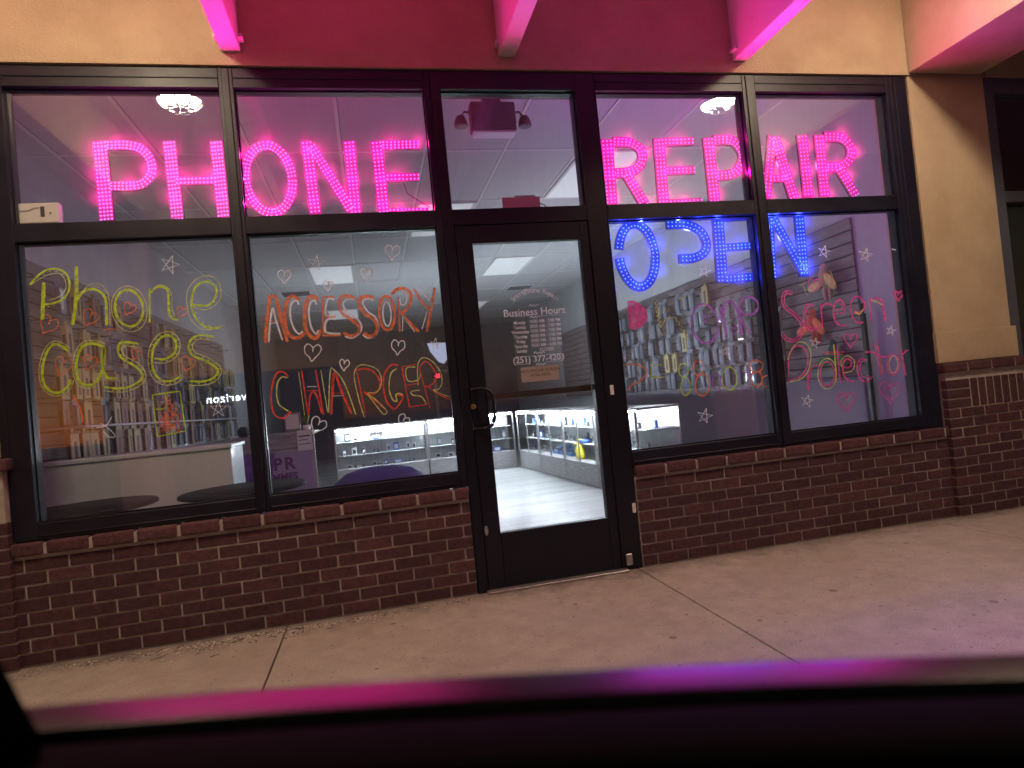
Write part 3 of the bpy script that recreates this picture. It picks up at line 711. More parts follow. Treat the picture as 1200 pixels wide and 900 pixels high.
led_letter('A', [l((905, 159), (899, 232), 9), l((908, 160), (931, 232), 11), l((901, 210), (922, 208), 7)], pink_face, pink_led, 'pink LED letter A in the word REPAIR', WR, [(903, 190), (925, 215)])
led_letter('I', [l((940, 158), (948, 231), 11.5)], pink_face, pink_led, 'pink LED letter I in the word REPAIR', WR, [(941, 170), (946, 215)])
led_letter('R', [l((960, 158), (967, 230), 11), s_([(966, 160), (985, 161), (995, 169), (998, 179), (994, 189), (984, 195), (967, 196)], 10), l((983, 196), (1003, 229), 10)], pink_face, pink_led, 'pink LED letter R that ends the word REPAIR', WR, [(961, 170), (990, 208)])
led_letter('O', [(ell(747, 299, 21, 37, .09, 34, PI*1.06, PI*2.97), 9, 'p'), l((735, 253.5), (760, 252.5), 4)], blue_face, blue_led, 'blue LED letter O of the word OPEN with a dark gap on its left', WO, [(747, 262), (750, 335)])
led_letter('P', [s_([(781, 263), (803, 263), (820, 270), (828, 283), (826, 295), (814, 302), (796, 303)], 9), l((781, 253), (812, 252), 4)], blue_face, blue_led, 'blue LED letter P of the word OPEN with its stem unlit', WO, [(820, 270), (800, 303)])
led_letter('E', [l((841, 250), (847, 331), 12), l((848, 254), (879, 252), 9), l((849, 290), (879, 288), 7), l((850, 327), (889, 324), 8)], blue_face, blue_led, 'blue LED letter E of the word OPEN', WO, [(843, 270), (870, 325)])
led_letter('N', [l((899, 246), (905, 326), 11), l((903, 250), (943, 320), 9), l((936, 246), (943, 324), 10)], blue_face, blue_led, 'blue LED letter N of the word OPEN, right of the mullion', WO, [(925, 285), (940, 300)])

# ------------------------------------------------------------------ painted words
lime, org, wht = P_LIME, P_ORANGE, P_WHITE
Ph = [([(51.3, 331), (50.5, 352), (49.6, 375)], 4.6, lime), ([(35.3, 334), (44, 323.3), (56, 316), (68, 315.3), (77.3, 320.7), (81.3, 331.3), (80, 342), (73.3, 350.7), (62.7, 355.3), (52.7, 356.7)], 2.6, lime),
      ([(36, 334), (48, 326), (60, 321), (70, 321), (76, 328), (77, 338), (70, 347), (57, 352)], .9, P_YEL),
      ([(89.3, 312), (88.7, 352.7), (85, 381.3)], 4, lime), ([(89.3, 352.7), (97.3, 342), (108, 338.7), (117.3, 342), (123.3, 350), (124.7, 364.7), (124.7, 381.3)], 3.4, lime),
      ([(91, 312), (92, 345)], .9, P_YEL), ([(93, 346), (104, 334), (114, 332), (123, 338), (128, 352), (129, 381)], .9, P_YEL),
      (ell(151, 361, 16.5, 21.5, .08), 3, lime, 'raw'), (ell(151.5, 362, 21, 27, .08), 1, P_YEL, 'raw'),
      ([(175.3, 338), (175.3, 378)], 4, lime), ([(176.7, 343), (183, 336.7), (191, 336.7), (196.7, 342), (198, 364.7), (201.3, 372.7), (208.7, 375.3)], 2.6, lime),
      ([(178, 340), (186, 334), (196, 337), (201, 346), (202, 362), (205, 371)], .9, P_YEL),
      ([(225.3, 356.7), (243.3, 358), (252.7, 347.3), (252.7, 336.7), (242, 330), (230, 335.3), (224.7, 350), (226, 366), (236.7, 380.7), (251.3, 384.7), (259.3, 382.7)], 2.6, lime),
      ([(227, 360), (241, 363), (255, 355), (259, 343), (256, 330), (244, 323), (230, 327), (220, 340), (219, 356), (223, 373), (235, 385), (250, 386), (259, 383)], 1, P_YEL)]
Ph += dots([Ph[1]], -.5, 2.8, lime)+dots([Ph[4]], 1.5, -3.6, lime)+dots([Ph[7]], 2.2, 2.4, lime, 9)+dots([Ph[12]], 3, -1.5, P_YEL)+dots([Ph[10]], 2, -1, lime)
painted('painted_word', Ph, gLL, 'lime green word Phone')
c1s = [(79.8, 411.6), (73.3, 406.5), (64.7, 403.6), (57.4, 408.7), (51.7, 421.7), (49.5, 437.6), (53, 452), (63, 460), (73.3, 458.5), (80.6, 450.6), (82, 444.8)]
c2s = [(122.4, 407), (111, 403), (99.3, 404.3), (92, 414.4), (89.2, 429), (92, 444.8), (100.8, 451.3), (111, 449), (118, 437.6), (121.7, 421.7), (121.7, 406.7), (120.3, 429), (125.3, 442), (137, 443.3)]
c3s = [(163, 403), (150, 401), (141, 402), (138, 410), (142, 419), (151, 425), (160, 430), (166.5, 439), (163.5, 446.5), (150, 453.5), (136, 455), (122.5, 453.5)]
c4s = [(181, 420), (192, 421), (203, 415), (206.5, 406), (204, 397), (196, 393), (187, 397), (180, 408), (178, 422), (181, 437), (190, 446), (202, 446), (211, 441)]
c5s = [(251, 394.7), (235, 392.7), (225, 397), (221, 404.7), (222, 411), (227.5, 417.5), (240, 422.5), (252, 430), (255, 436), (249, 443.5), (237, 447), (222, 446.5)]
Ca = [(c1s, 3.2, lime), (c2s, 3.4, lime), (c3s, 2.7, lime), (c4s, 2.7, lime), (c5s, 2.7, lime)]
Ca += [(outline(c1s, -4), .9, P_YEL, 'raw'), (outline(c2s[:8], -4), .9, P_YEL, 'raw'), (outline(c3s, 4.5), 1, P_YEL, 'raw'), (outline(c4s, -4.5), 1, P_YEL, 'raw'), (outline(c5s, 4.5), 1, P_YEL, 'raw')]
Ca += dots([(outline(c1s, -2.2), 1, lime, 'raw')], 0, 0, lime, 6, 2.2)+dots([(outline(c2s[:9], -2.4), 1, lime, 'raw')], 0, 0, lime, 6, 2.2)+dots([(outline(c4s, -2.6), 1, lime, 'raw')], 0, 0, lime, 6, 2.2)+dots([(outline(c5s, 2.6), 1, lime, 'raw')], 0, 0, lime, 6, 2.2)+dots([(outline(c3s, 2.4), 1, lime, 'raw')], 0, 0, lime, 6, 2.2)
painted('painted_word', Ca, gLL, 'lime green word cases')
dr = [([(178.5, 463), (194, 460.5), (210.8, 458.5)], 2, lime, 'raw'), ([(210.8, 458.5), (214, 480), (217.5, 505)], 2, lime, 'raw'), ([(217.5, 505), (201, 508), (184.5, 511.8)], 1.8, lime, 'raw'), ([(184.5, 511.8), (181, 485), (178.5, 463)], 2, lime, 'raw'),
      ([(193.5, 461.5), (195.5, 472), (192, 478.8), (182.3, 479.5)], 1.6, lime)]
for k in range(9):
    x, y = 199+random.uniform(-3, 8), 463+k*4.6; 
    dr.append(([(x, y), (x-5, y+4), (x+2, y+8), (x-4, y+12), (x+1, y+15)] if y < 492 else [(x-8, y), (x-2, y+3), (x+4, y), (x+8, y+3)], 1, org))
for k in range(7):
    x, y = 188+k*3.6, 483+random.uniform(-2, 2); dr.append(([(x, y), (x+2.5, y+6), (x-1.5, y+12), (x+3, y+19), (x, y+23)], 1, org if k % 3 else P_RED))
painted('painted_drawing', dr, gLL, 'lime outlined phone case drawing filled with orange squiggles')
for hx, hy, hs, tl in ((56, 381, 21, .5), (104.5, 372.5, 19, .55), (151, 362, 14, .5), (212.7, 366, 12, .4), (73, 429, 20, .35), (105, 425, 16, .3), (159, 415.5, 12, .4), (219.8, 427, 16, .35)):
    painted('painted_heart', heart(hx, hy, hs, org, 1.2, tl), gLL)
painted('painted_stroke', [([(86.3, 465), (92, 474), (96, 485), (97, 495)], 2.4, org)], gLL)
for sx, sy, sz, tl in ((199, 310, 24, .3), (256, 479, 19, 0)): painted('painted_star', star(sx, sy, sz, wht, 1.7, tl), gLL)
painted('painted_star', [([(118, 496), (128, 503), (135, 511), (128, 512), (121, 505)], 1, wht), ([(131, 488), (124, 499), (113, 501)], 1, wht)], gLL)
painted('painted_mark', [([(120, 388), (129, 385), (137, 387)], 1.1, org), ([(129, 386), (128, 399)], 1.1, org)], gLL, 'faint orange letter T')
# ACCESSORY
W1 = 3.9
AC = [([(311, 402), (312.5, 378), (316, 350), (320, 347), (324, 351), (330, 376), (337, 401)], W1, org), ([(306, 375), (336, 377.5)], 1.6, org, 'raw'),
      ([(351, 352), (343, 347), (336.5, 353), (334, 368), (335, 384), (341, 394), (350, 396), (357, 390)], W1+.4, org),
      ([(373, 351), (365, 347), (359, 354), (357, 368), (358, 384), (364, 394), (371, 396), (376, 386)], W1+.4, org),
      ([(378, 350), (379, 394)], W1, org, 'raw'), ([(378, 348), (392, 347.5)], W1, org, 'raw'), ([(379, 372), (393, 371)], 3, org, 'raw'), ([(379, 393.5), (400, 393)], W1, org, 'raw'),
      ([(417, 350), (409, 347), (400, 348), (397, 357), (401, 367), (411, 374), (420, 382), (420, 390), (411, 394), (403, 390)], W1, org),
      ([(438, 349), (430, 347), (422, 350), (421, 358), (427, 367), (437, 374), (442, 382), (440, 391), (433, 394), (426, 390)], W1, org),
      (ell(453.3, 367, 9.2, 20, .05), W1-.4, org, 'raw'),
      ([(467, 348), (468.5, 389)], W1, org, 'raw'), ([(459, 345), (466, 338.5), (475, 338.5), (481, 344), (481, 354), (476, 363), (469, 367)], W1-.3, org), ([(470, 366), (480, 378), (491, 389)], W1-.6, org),
      ([(485, 338), (493, 352), (503, 363)], 3, org), ([(509.5, 337), (506, 358), (500, 389)], 3.4, org)]
AW = [([(315, 401), (316.5, 378), (319.5, 361), (323, 374), (331, 399)], 2.1, wht), ([(316, 379), (325, 378)], 1.8, wht, 'raw'),
      ([(350, 357), (347, 352), (341, 357), (340, 370), (344, 384), (350, 391), (355, 388)], 2.2, wht), ([(371, 357), (368, 352), (363, 357), (362, 370), (365, 384), (370, 391), (373, 387)], 2.2, wht),
      ([(392, 351), (384, 351), (382, 369), (394, 369)], 2.2, wht), ([(394, 374), (383, 375), (382, 389), (399, 391)], 2.4, wht),
      ([(416, 351), (407, 351), (402, 356), (407, 366), (418, 373), (423.5, 382), (421, 391), (412, 396), (404, 394)], 2.1, wht),
      ([(438, 352), (431, 350), (425, 354), (431, 365), (440, 372), (443.5, 383), (440, 393), (431, 396), (425, 392)], 2.1, wht), (ell(453.5, 368, 4.8, 14, .05), 1.7, wht, 'raw'),
      ([(459, 344), (466, 340), (473, 341), (477, 347), (475, 356), (470, 357), (468.5, 349)], 2.0, wht), ([(472, 371), (471.5, 388)], 2.0, wht, 'raw'), ([(472, 370), (486, 389)], 2.0, wht, 'raw'),
      ([(489, 335), (503, 352), (505, 336)], 2.2, wht, 'raw'), ([(500.5, 365), (494.5, 386)], 2.0, wht, 'raw')]
painted('painted_word', AC, gLL2, 'thick orange capitals ACCESSORY'); painted('painted_highlight', AW, gLL2, 'white inner strokes of the word ACCESSORY')
red, yel = P_RED, P_YEL
CH_ = [([(338, 442), (332, 436), (324, 438), (318.5, 454), (318, 472), (322, 486), (332, 490), (341, 482)], 2.2, red), ([(337, 443), (330, 442), (324.5, 452), (326, 472), (338, 482)], 1.5, yel),
       ([(353.5, 434), (361, 486)], 3, red, 'raw'), ([(370, 434), (379, 486)], 3, red, 'raw'), ([(360, 458), (375, 457.5)], 2, red, 'raw'), ([(350, 436), (357, 486)], 1.4, yel, 'raw'), ([(360, 453), (371, 453)], 1.1, wht, 'raw'), ([(362, 486), (363, 466), (367, 459), (372, 466), (377, 484)], 2, red),
       ([(388, 486), (389.5, 460), (392, 437), (400, 458), (412, 485)], 2.8, red), ([(391, 461), (402, 460)], 1.8, red, 'raw'), ([(376, 434), (384, 483)], 1.6, yel, 'raw'), ([(385, 484), (387, 436), (392, 434), (404, 450), (417, 486)], 1.4, yel), ([(390, 464), (402, 463.5)], 1, wht, 'raw'),
       ([(418, 434), (428, 484)], 2.5, red, 'raw'), ([(418, 434), (428, 432), (438, 436), (445, 446), (444, 456), (436, 462), (426, 459)], 1.9, red), ([(426, 459), (438, 468), (450, 478)], 2, red),
       ([(427, 489), (420, 466), (415, 440), (420, 429), (430, 428), (443, 434), (447, 448), (442, 459), (431, 461), (440, 468), (452, 480), (453, 484), (449, 485), (440, 474), (430, 461)], 1.1, yel),
       ([(467, 428), (458, 428), (450, 440), (450, 458), (454, 472), (462, 479), (469, 472), (472, 464), (466, 463)], 2, red), ([(465, 432), (458, 438), (456, 455), (460, 468), (465, 470), (464, 463), (468, 461), (472, 463)], 1.4, yel),
       ([(487, 427), (471, 430), (475, 452), (490, 449)], 2, red, 'raw'), ([(475, 452), (480, 477), (499, 474)], 2, red, 'raw'), ([(487, 430), (476, 432), (478, 446), (490, 445), (493, 436)], 1.2, yel), ([(492, 457), (482, 459), (484, 463), (494, 465), (500, 474)], 1.2, yel),
       ([(491, 430), (504, 478)], 2, red, 'raw'), ([(491, 431), (497, 424), (503, 426), (510, 436), (510, 446), (502, 453), (496, 452)], 1.6, red), ([(502, 453), (514, 462), (527, 468)], 1.3, red),
       ([(490, 452), (489.5, 428), (496, 419), (507, 424), (516, 436), (518, 448), (514, 456), (508, 457), (518, 462), (527, 465)], 1.1, yel)]
painted('painted_word', CH_, gLL2, 'red and yellow outlined capitals CHARGER')
for hx, hy, hs, tl in ((333, 324, 15, .1), (384.7, 334.8, 11, 0), (428.7, 322, 14, .1), (459.8, 296, 17, .05), (366, 413, 19, .1), (403.4, 427.7, 12, .1), (466.4, 406.8, 16, .1), (372, 499, 18, .5), (472, 493, 14, .7)):
    painted('painted_heart', heart(hx, hy, hs, wht, 1.25, tl), gLL2)
for sx, sy, sz in ((370.3, 308.3, 20), (510, 402.8, 13)): painted('painted_star', star(sx, sy, sz, wht, 1.6, .1), gLL2)
# pane three
bm = NB(); pts = smooth([(735, 353), (744.6, 353), (754.7, 360), (759, 371.8), (753.2, 382), (744.6, 386), (737.3, 384.8)], 6)
vs = [bm.verts.new(at(p[0], p[1], 1, YG-.002)) for p in pts]; bm.faces.new(vs); obj('painted_blob', bm, P_PINK, gLR)['label'] = 'solid pink half round blot'
def squig(a, b_, amp, n):
    a, b_ = Vector(a), Vector(b_); d = (b_-a).normalized(); q = Vector((-d[1], d[0])); return [tuple(a.lerp(b_, k/n)+q*amp*(1 if k % 2 else -1)) for k in range(n+1)]
pur = P_PURPLE
W3 = [(squig((768.4, 353), (774, 385), 1.6, 13)+[(776.3, 393.4)], 1.2, yel), ([(776.3, 380.4), (782, 373), (790.8, 371.8)], 1.1, yel), (squig((792, 373), (807, 398), 1.2, 10), 1.2, yel),
      ([(777, 367), (780, 360), (782, 366), (784, 360), (785, 365)], 1, yel, 'raw'), ([(795, 351), (804, 347.5)], 1.6, yel, 'raw'), ([(799.5, 350), (801.6, 361.7)], 1.4, yel, 'raw'),
      (ell(826, 379.5, 15.5, 23, .08), 2.6, pur, 'raw'), ([(844, 359), (848, 378), (852, 395.6)], 2.8, pur), ([(848, 368), (850, 356), (855, 353), (861, 357), (866, 372), (870, 395)], 2.8, pur),
      (ell(877.5, 358.5, 11, 10.5), 2.5, pur, 'raw'), ([(866, 360), (868, 372), (874, 384), (881, 391)], 2.2, pur)]
painted('painted_word', W3, gLR, 'yellow squiggled and purple letters hone')
W4 = [([(732, 428), (741.7, 426.7), (753, 429.6), (757.6, 438), (749, 447), (739, 452.7), (736.6, 458.4)], 1.6, org), ([(775, 427.4), (762.6, 427.6), (763.3, 442.6), (778, 441.8)], 1.6, lime, 'raw'),
      (ell(801, 434, 5.5, 8), 1.4, lime, 'raw'), (ell(803.5, 453, 5.5, 10.5), 1.4, lime, 'raw'), (ell(818.5, 431, 6, 9), 1.4, org, 'raw'), (ell(823, 451, 8, 13), 1.6, org, 'raw'),
      (ell(840, 448, 5, 10), 1.2, pur, 'raw'), (ell(854.8, 444, 9, 13.5), 1.3, lime, 'raw'), (ell(872, 446, 8, 11, 0, 20, -2, 2), 1.2, pur, 'raw'),
      (ell(886, 429, 8, 7), 1.5, org, 'raw'), (ell(886.6, 444, 6.5, 9), 1.5, org, 'raw'), (ell(899, 447, 6, 7), 1.3, org, 'raw')]
painted('painted_word', W4, gLR, 'row of orange, lime and purple loops shaped like figures')
for sx, sy, sz in ((825.6, 317.8, 15), (825.6, 488, 18), (849.7, 412, 11)): painted('painted_star', star(sx, sy, sz, wht, 1.4, .2), gLR)
for hx, hy, hs in ((826, 373, 9), (860.5, 387.7, 9)): painted('painted_heart', heart(hx, hy, hs, pur, 1), gLR)
# pane four
pk = P_PINK
S1 = [(929.7, 342.7), (922.3, 340.7), (917, 345.3), (916.3, 354.7), (921, 362.7), (931.7, 370.7), (939, 381.3), (937, 392), (930.3, 397.3), (922.3, 396), (918.3, 390.7)]
SC = [(S1, 1.5, pk), (outline(S1, 3), 1.3, pk, 'raw'), ([(953.7, 357.3), (945, 357.3), (941.7, 366.7), (943.7, 381.3), (950.3, 387.3), (959, 384)], 1.8, pk), ([(953, 359.5), (947, 360), (944.5, 368), (946, 380), (951, 384.5), (958, 382)], 1.1, pk),
      ([(961.7, 356), (964.3, 385.3)], 2.3, pk, 'raw'), ([(962, 361), (967.7, 356), (975.7, 357.3)], 2.2, pk),
      ([(978.3, 366.7), (987.7, 366.7), (989.7, 358.7), (985, 351.3), (978.3, 356), (977, 370.7), (982.3, 380), (991.7, 382)], 1.7, pk), ([(980, 363), (986, 363), (986.5, 358), (983, 354.5)], 1, pk),
      ([(1001, 366.7), (1011, 364.4), (1013.3, 355.6), (1006.7, 347.8), (999, 350), (996.7, 359), (999, 371), (1004.4, 377.8), (1011.7, 377.8)], 1.7, pk), ([(1002, 365), (1007, 368), (1012, 362)], 1.6, yel),
      ([(1018.3, 349), (1021, 378)], 2.4, pk, 'raw'), ([(1020, 353.3), (1026.7, 349), (1033.3, 352), (1035.5, 362), (1037.8, 377)], 2.2, pk), (squig((1021, 351), (1034, 357), .8, 8), 1, yel)]
painted('painted_word', SC, gLR2, 'double lined pink word Screen')
PR = [([(924.6, 414.4), (923.3, 447.5)], 2.2, pk, 'raw'), ([(924.6, 414.4), (932, 406), (940.5, 407), (946.6, 417), (945.3, 430.3), (938, 441.3), (925.8, 446)], 1.5, pk),
      ([(923.3, 421.8), (928.2, 408.3), (936.8, 401), (945.3, 403.4), (950.2, 414.4), (947.8, 432.8), (939.2, 443.8), (925.8, 447.5)], 1.2, yel),
      ([(946.6, 436.5), (947, 452), (949, 457.2)], 2, pk), ([(950, 446), (950, 434), (953.9, 428), (961.2, 428)], 1.2, pk), (ell(969.5, 438, 8.5, 14), 1.5, pk, 'raw'), (ell(969.5, 438, 11, 18), 1.1, yel, 'raw'),
      ([(977, 403.4), (979, 425), (980, 448)], 1.6, yel), ([(981, 405), (983, 428), (985, 449)], 1.3, pk), ([(963.7, 412.6), (989.4, 412.5)], 1.4, pk, 'raw'), ([(966, 414.6), (988, 415.5)], 1.2, org, 'raw'),
      ([(988, 430.3), (995.5, 430.3), (998, 424), (993, 420.6), (988, 425.5), (988, 436.5), (993, 445), (1001, 447)], 1.7, pk), ([(986, 430), (986, 422), (993, 417), (1001, 423), (999, 434), (989, 437)], 1, yel),
      ([(1015.5, 422.4), (1009.3, 420.6), (1005, 426.7), (1005.7, 438.9), (1010.6, 446.2), (1017.9, 446.2), (1022.8, 440)], 1.6, pk), ([(1014, 424.5), (1010, 424), (1007.6, 430), (1009, 438), (1013, 443), (1019, 441)], 1, pk),
      ([(1024.6, 400.4), (1029, 422), (1032, 440)], 1.4, pk), ([(1027.4, 400), (1031.5, 420), (1034.6, 440)], 1.2, org), ([(1013.6, 413.2), (1021.6, 412.6), (1032.6, 418), (1040, 417.5)], 1.7, pk),
      (ell(1046.5, 427, 7, 12), 1.6, pk, 'raw'), (ell(1047, 427, 5, 10), .9, yel, 'raw'), ([(1056.4, 410.8), (1059, 426), (1061.3, 440)], 1.9, pk), ([(1058, 415.7), (1063, 410.5), (1069, 412)], 1.4, pk)]
painted('painted_word', PR, gLR2, 'pink and yellow word Protector')
painted('painted_word', [([(937, 334.7), (945, 330.7)], 1, yel, 'raw'), ([(940.3, 332.7), (946.3, 346.7)], 1, yel, 'raw'), ([(968.3, 337.3), (965.7, 321.3), (971.7, 330.7), (973, 317.3), (979, 333.3)], 1, yel, 'raw')], gLR2, 'thin yellow letters T and M')
for hx, hy, hs, m_, dbl, w_ in ((954.3, 334, 14, pk, False, 1.2), (1052.8, 346.7, 11, pk, True, 1.3), (996.7, 398.6, 15, pk, False, 1.3), (992, 470.7, 23, pk, True, .9), (1043.6, 459.7, 24, pk, True, .8)):
    painted('painted_heart', heart(hx, hy, hs, m_, w_, 0, dbl), gLR2)
for sx, sy, sz in ((965.7, 294.7, 14), (1014.3, 298.9, 16), (1043.9, 387.2, 12), (955, 402, 13), (946, 469.5, 16)): painted('painted_star', star(sx, sy, sz, wht, 1.7, .2), gLR2)
painted('painted_mark', [([(1045, 292), (1050, 293)], 1.6, wht, 'raw')], gLR2)

# ------------------------------------------------------------------ things on / just inside the windows
p0, p1 = at(21, 261, 1, .045), at(66, 236, 1, .045)
t = thing('alarm_box', 'small white plastic control box in the lower left corner of the top left pane', 'control box', ((p0.x+p1.x)/2, .06, p0.z))
w2 = (p1.x-p0.x)/2; hh = p1.z-p0.z
bm = NB(); box(bm, -w2, w2, 0, .05, 0, hh, bev=.006); obj('casing', bm, white_plastic, t)
bm = NB(); box(bm, w2*.1, w2*.3, -.003, 0.001, hh*.3, hh*.8); box(bm, w2*.55, w2*.62, -.003, .001, hh*.42, hh*.52); obj('switch', bm, ink, t)
bm = NB(); tube(bm, [(-w2*.95, -.002, hh*.62), (-w2*.5, -.002, hh*.6), (-w2*.2, -.002, hh*.75), (0, -.002, hh*.75)], .002, 5); obj('wire', bm, aluminium, t)
# paper on the transom
p0, p1 = at(589.5, 245, 1, .05), at(632, 227, 1, .05)
bm = NB(); box(bm, p0.x, p1.x, .050, .056, 2.262, 2.262+(p1.z-p0.z)*1.03); box(bm, p0.x+.08, p1.x-.03, .0485, .0498, p1.z-.016, p1.z-.008, mi=1)
tg = tag(obj('card_sign', bm, [mat('pink_lit_card', (.55, .35, .42), .8), ink]), 'card tinted as if pink lit, standing on the transom bar above the door', 'card')  # pink glow of the letters is put into the card colour
bm = NB(); tube(bm, [tuple(at(*q, 1, .06)) for q in ((632, 238), (638, 240), (642, 245), (645, 247))], .003, 6)
tag(obj('loose_cable', bm, ink), 'thin black cable curling beside the pink lit card', 'cable')
bm = NB(); tube(bm, [tuple(at(*q, 1, .07)) for q in ((473, 214), (477, 226), (487, 233), (497, 239), (504, 243))], .0025, 6)
tag(obj('loose_cable', bm, ink), 'thin black cable hanging behind the last letter of PHONE', 'cable')
# emergency light
c = at(577, 139, 1, .34)
t = thing('emergency_light', 'boxy twin head emergency light hanging from the ceiling behind the transom', 'emergency light', (c.x, c.y, c.z))
W_, H_ = .150, .095
em_m = mat('emergency_light_plastic', (.10, .06, .09), .5)
bm = NB(); box(bm, -W_, W_, -.05, .05, -H_, H_, bev=.012); obj('body', bm, em_m, t)
bm = NB(); box(bm, -W_*.95, W_*.95, -.052, .052, -H_-.018, -H_-.001, bev=.004); obj('lens_strip', bm, white_plastic, t)
bm = NB(); box(bm, -.06, .06, -.03, .03, H_+.001, HI-.001-c.z, bev=.004); obj('ceiling_mount', bm, em_m, t)
for sd in (-1, 1):
    bm = NB(); tube(bm, [(sd*W_, 0, .04), (sd*(W_+.035), 0, .045), (sd*(W_+.055), 0, .02), (sd*(W_+.055), -.01, -.01)], .008, 6)
    lathe(bm, [(0, .04), (.025, .03), (.04, 0), (.046, -.035), (.04, -.04), (0, -.035)], (sd*(W_+.065), -.01, -.02), 18)
    obj('lamp_head', bm, em_m, t)

# ------------------------------------------------------------------ side slatwalls with hanging packs
def slatwall(x, sgn, y0, y1, z0, z1, label):
    t = thing('slatwall', label, 'slatwall', (x, y0, z0))
    L_ = y1-y0; bm = NB(); n = int((z1-z0)/.1)
    for i in range(n):
        a, b_ = (0, sgn*.018); box(bm, min(a, b_), max(a, b_), 0, L_, i*.1+.006, (i+1)*.1-.006, bev=.003)
    obj('boards', bm, slat_mat, t)
    bm = NB(); a, b_ = 0, sgn*.006; box(bm, min(a, b_), max(a, b_), .002, L_-.002, 0, n*.1); obj('groove_backing', bm, ink, t)
    return t
XL, XR = -2.745, 3.445
SL = slatwall(XL, 1, .75, 7.2, .70, 2.45, 'brown slatwall on the left shop wall behind the words Phone cases')
SR = slatwall(XR, -1, .72, 9.0, 1.02, 2.35, 'brown slatwall on the right shop wall behind the word Screen')
hook_bm = NB(); tube(hook_bm, [(0, 0, 0), (.2, 0, -.004), (.21, 0, .01)], .0035, 5)
hook_me = bpy.data.meshes.new('peg_hook'); hook_bm.to_mesh(hook_me); hook_me.materials.append(black_metal)
def pack_mesh(nm, mats, kind):
    bm = NB(); d, w, h = .016, .118, .225
    if kind == 'box':
        box(bm, 0, d*2, -w/2, w/2, -h, 0, 0, bev=.002); box(bm, d*2, d*2+.001, -w*.12, w*.2, -h*.85, -h*.25, 1)
        box(bm, d*.6, d*1.2, -.02, .02, 0, .035, 0)
        box(bm, .006, .026, -w/2-.001, -w/2, -h*.85, -h*.3, 1)
    else:
        box(bm, 0, .003, -w/2, w/2, -h, .03, 0); box(bm, .003, .022, -w*.4, w*.4, -h*.94, -h*.12, 1, bev=.005); box(bm, .0225, .024, -w*.32, -w*.05, -h*.8, -h*.2, 2)
    me = bpy.data.meshes.new(nm); bm.normal_update(); bm.to_mesh(me); bm.free()
    for m in mats: me.materials.append(m)
    return me
tan_card = mat('tan_card', (.32, .26, .13), .6); brown_card = mat('brown_card', (.20, .10, .08), .6); blk_card = mat('black_card', (.03, .03, .035), .5); grey_card = mat('grey_card', (.16, .16, .20), .5)
clear = mat('clear_blister', (.16, .17, .21), .07, spec=1); silver = mat('silver_highlight', (.7, .7, .75), .2, .6); rose_card = mat('rose_card', (.45, .16, .2), .5)  # silver strip paints a highlight onto the blister packs
VAR = {'tan': pack_mesh('tan_box', [tan_card, ink], 'box'), 'brown': pack_mesh('brown_box', [brown_card, ink], 'box'),
       'clear': pack_mesh('clear_pack', [grey_card, clear, silver], 'b'), 'black': pack_mesh('black_pack', [blk_card, clear, grey_card], 'b'), 'rose': pack_mesh('rose_pack', [rose_card, clear, silver], 'b')}
NM = {'tan': 'tan boxed phone case', 'brown': 'brown boxed phone case', 'clear': 'clear phone case in blister pack', 'black': 'black carded phone case', 'rose': 'rose carded phone case'}
ORD = ['top', 'second', 'third', 'fourth', 'bottom']
def wall_packs(X, sgn, y0, y1, zrows, step, side, choose, skip):
    for r, z in enumerate(zrows):
        y = y0+random.uniform(0, .05)
        while y < y1:
            if not skip(r, y):
                k = choose(r, y)
                o = bpy.data.objects.new('phone_case_pack', VAR[k]); link(o)
                o.location = (X+sgn*(.14+random.uniform(-.03, .05)), y, z); o.rotation_euler = (random.uniform(-.03, .03), 0, (0 if sgn > 0 else PI)+random.uniform(-.09, .09))
                tag(o, '%s hanging in the %s row of the %s slatwall' % (NM[k], ORD[r], side), 'phone case', 'phone cases on the %s slatwall, %s row, %s' % (side, ORD[r], k))
            y += step*random.uniform(.92, 1.1)
zl = [2.22, 1.93, 1.64, 1.40, 1.17]
def chL(r, y):
    q = random.random()
    if y < 2.9: return 'tan' if q < .72 else ('brown' if q < .86 else 'clear')
    if y < 4.6: return 'tan' if q < .2 else ('brown' if q < .5 else ('clear' if q < .85 else 'rose'))
    return 'black' if q < .42 else ('clear' if q < .65 else ('tan' if q < .85 else 'brown'))
wall_packs(XL, 1, 1.25, 7.1, zl, .185, 'left', chL, lambda r, y: (r == 0 and (y > 2.4 and y < 3.0 or y > 4.2)) or random.random() < .04)
zr = [2.16, 1.93, 1.70, 1.47, 1.24]
def chR(r, y):
    q = random.random(); return 'clear' if q < .5 else ('black' if q < .93 else ('rose' if q < .97 else 'tan'))
wall_packs(XR, -1, 1.60, 6.6, zr, .185, 'right', chR, lambda r, y: (r == 0 and y < 2.6) or random.random() < .06)
for t, X0, y0, y1, zs in ((SL, XL, .9, 6.9, zl), (SR, XR, 1.8, 6.8, zr)):
    for r, z in enumerate(zs):
        n = 12
        for i in range(n):
            h_ = bpy.data.objects.new('peg_hook', hook_me); link(h_, t)
            yy = y0+(y1-y0)*(i+.4)/n; h_.location = (0, yy-t.location.y, z+.025-t.location.z)
            if t is SR: h_.rotation_euler = (0, 0, PI)
# shelf on the left wall
bm = NB(); box(bm, XL+.02, XL+.30, 1.2, 6.9, 1.205, 1.222, bev=.003)
tag(obj('wall_shelf', bm, mat('clear_shelf', (.5, .5, .52), .2)), 'long pale shelf running along the left slatwall', 'shelf')
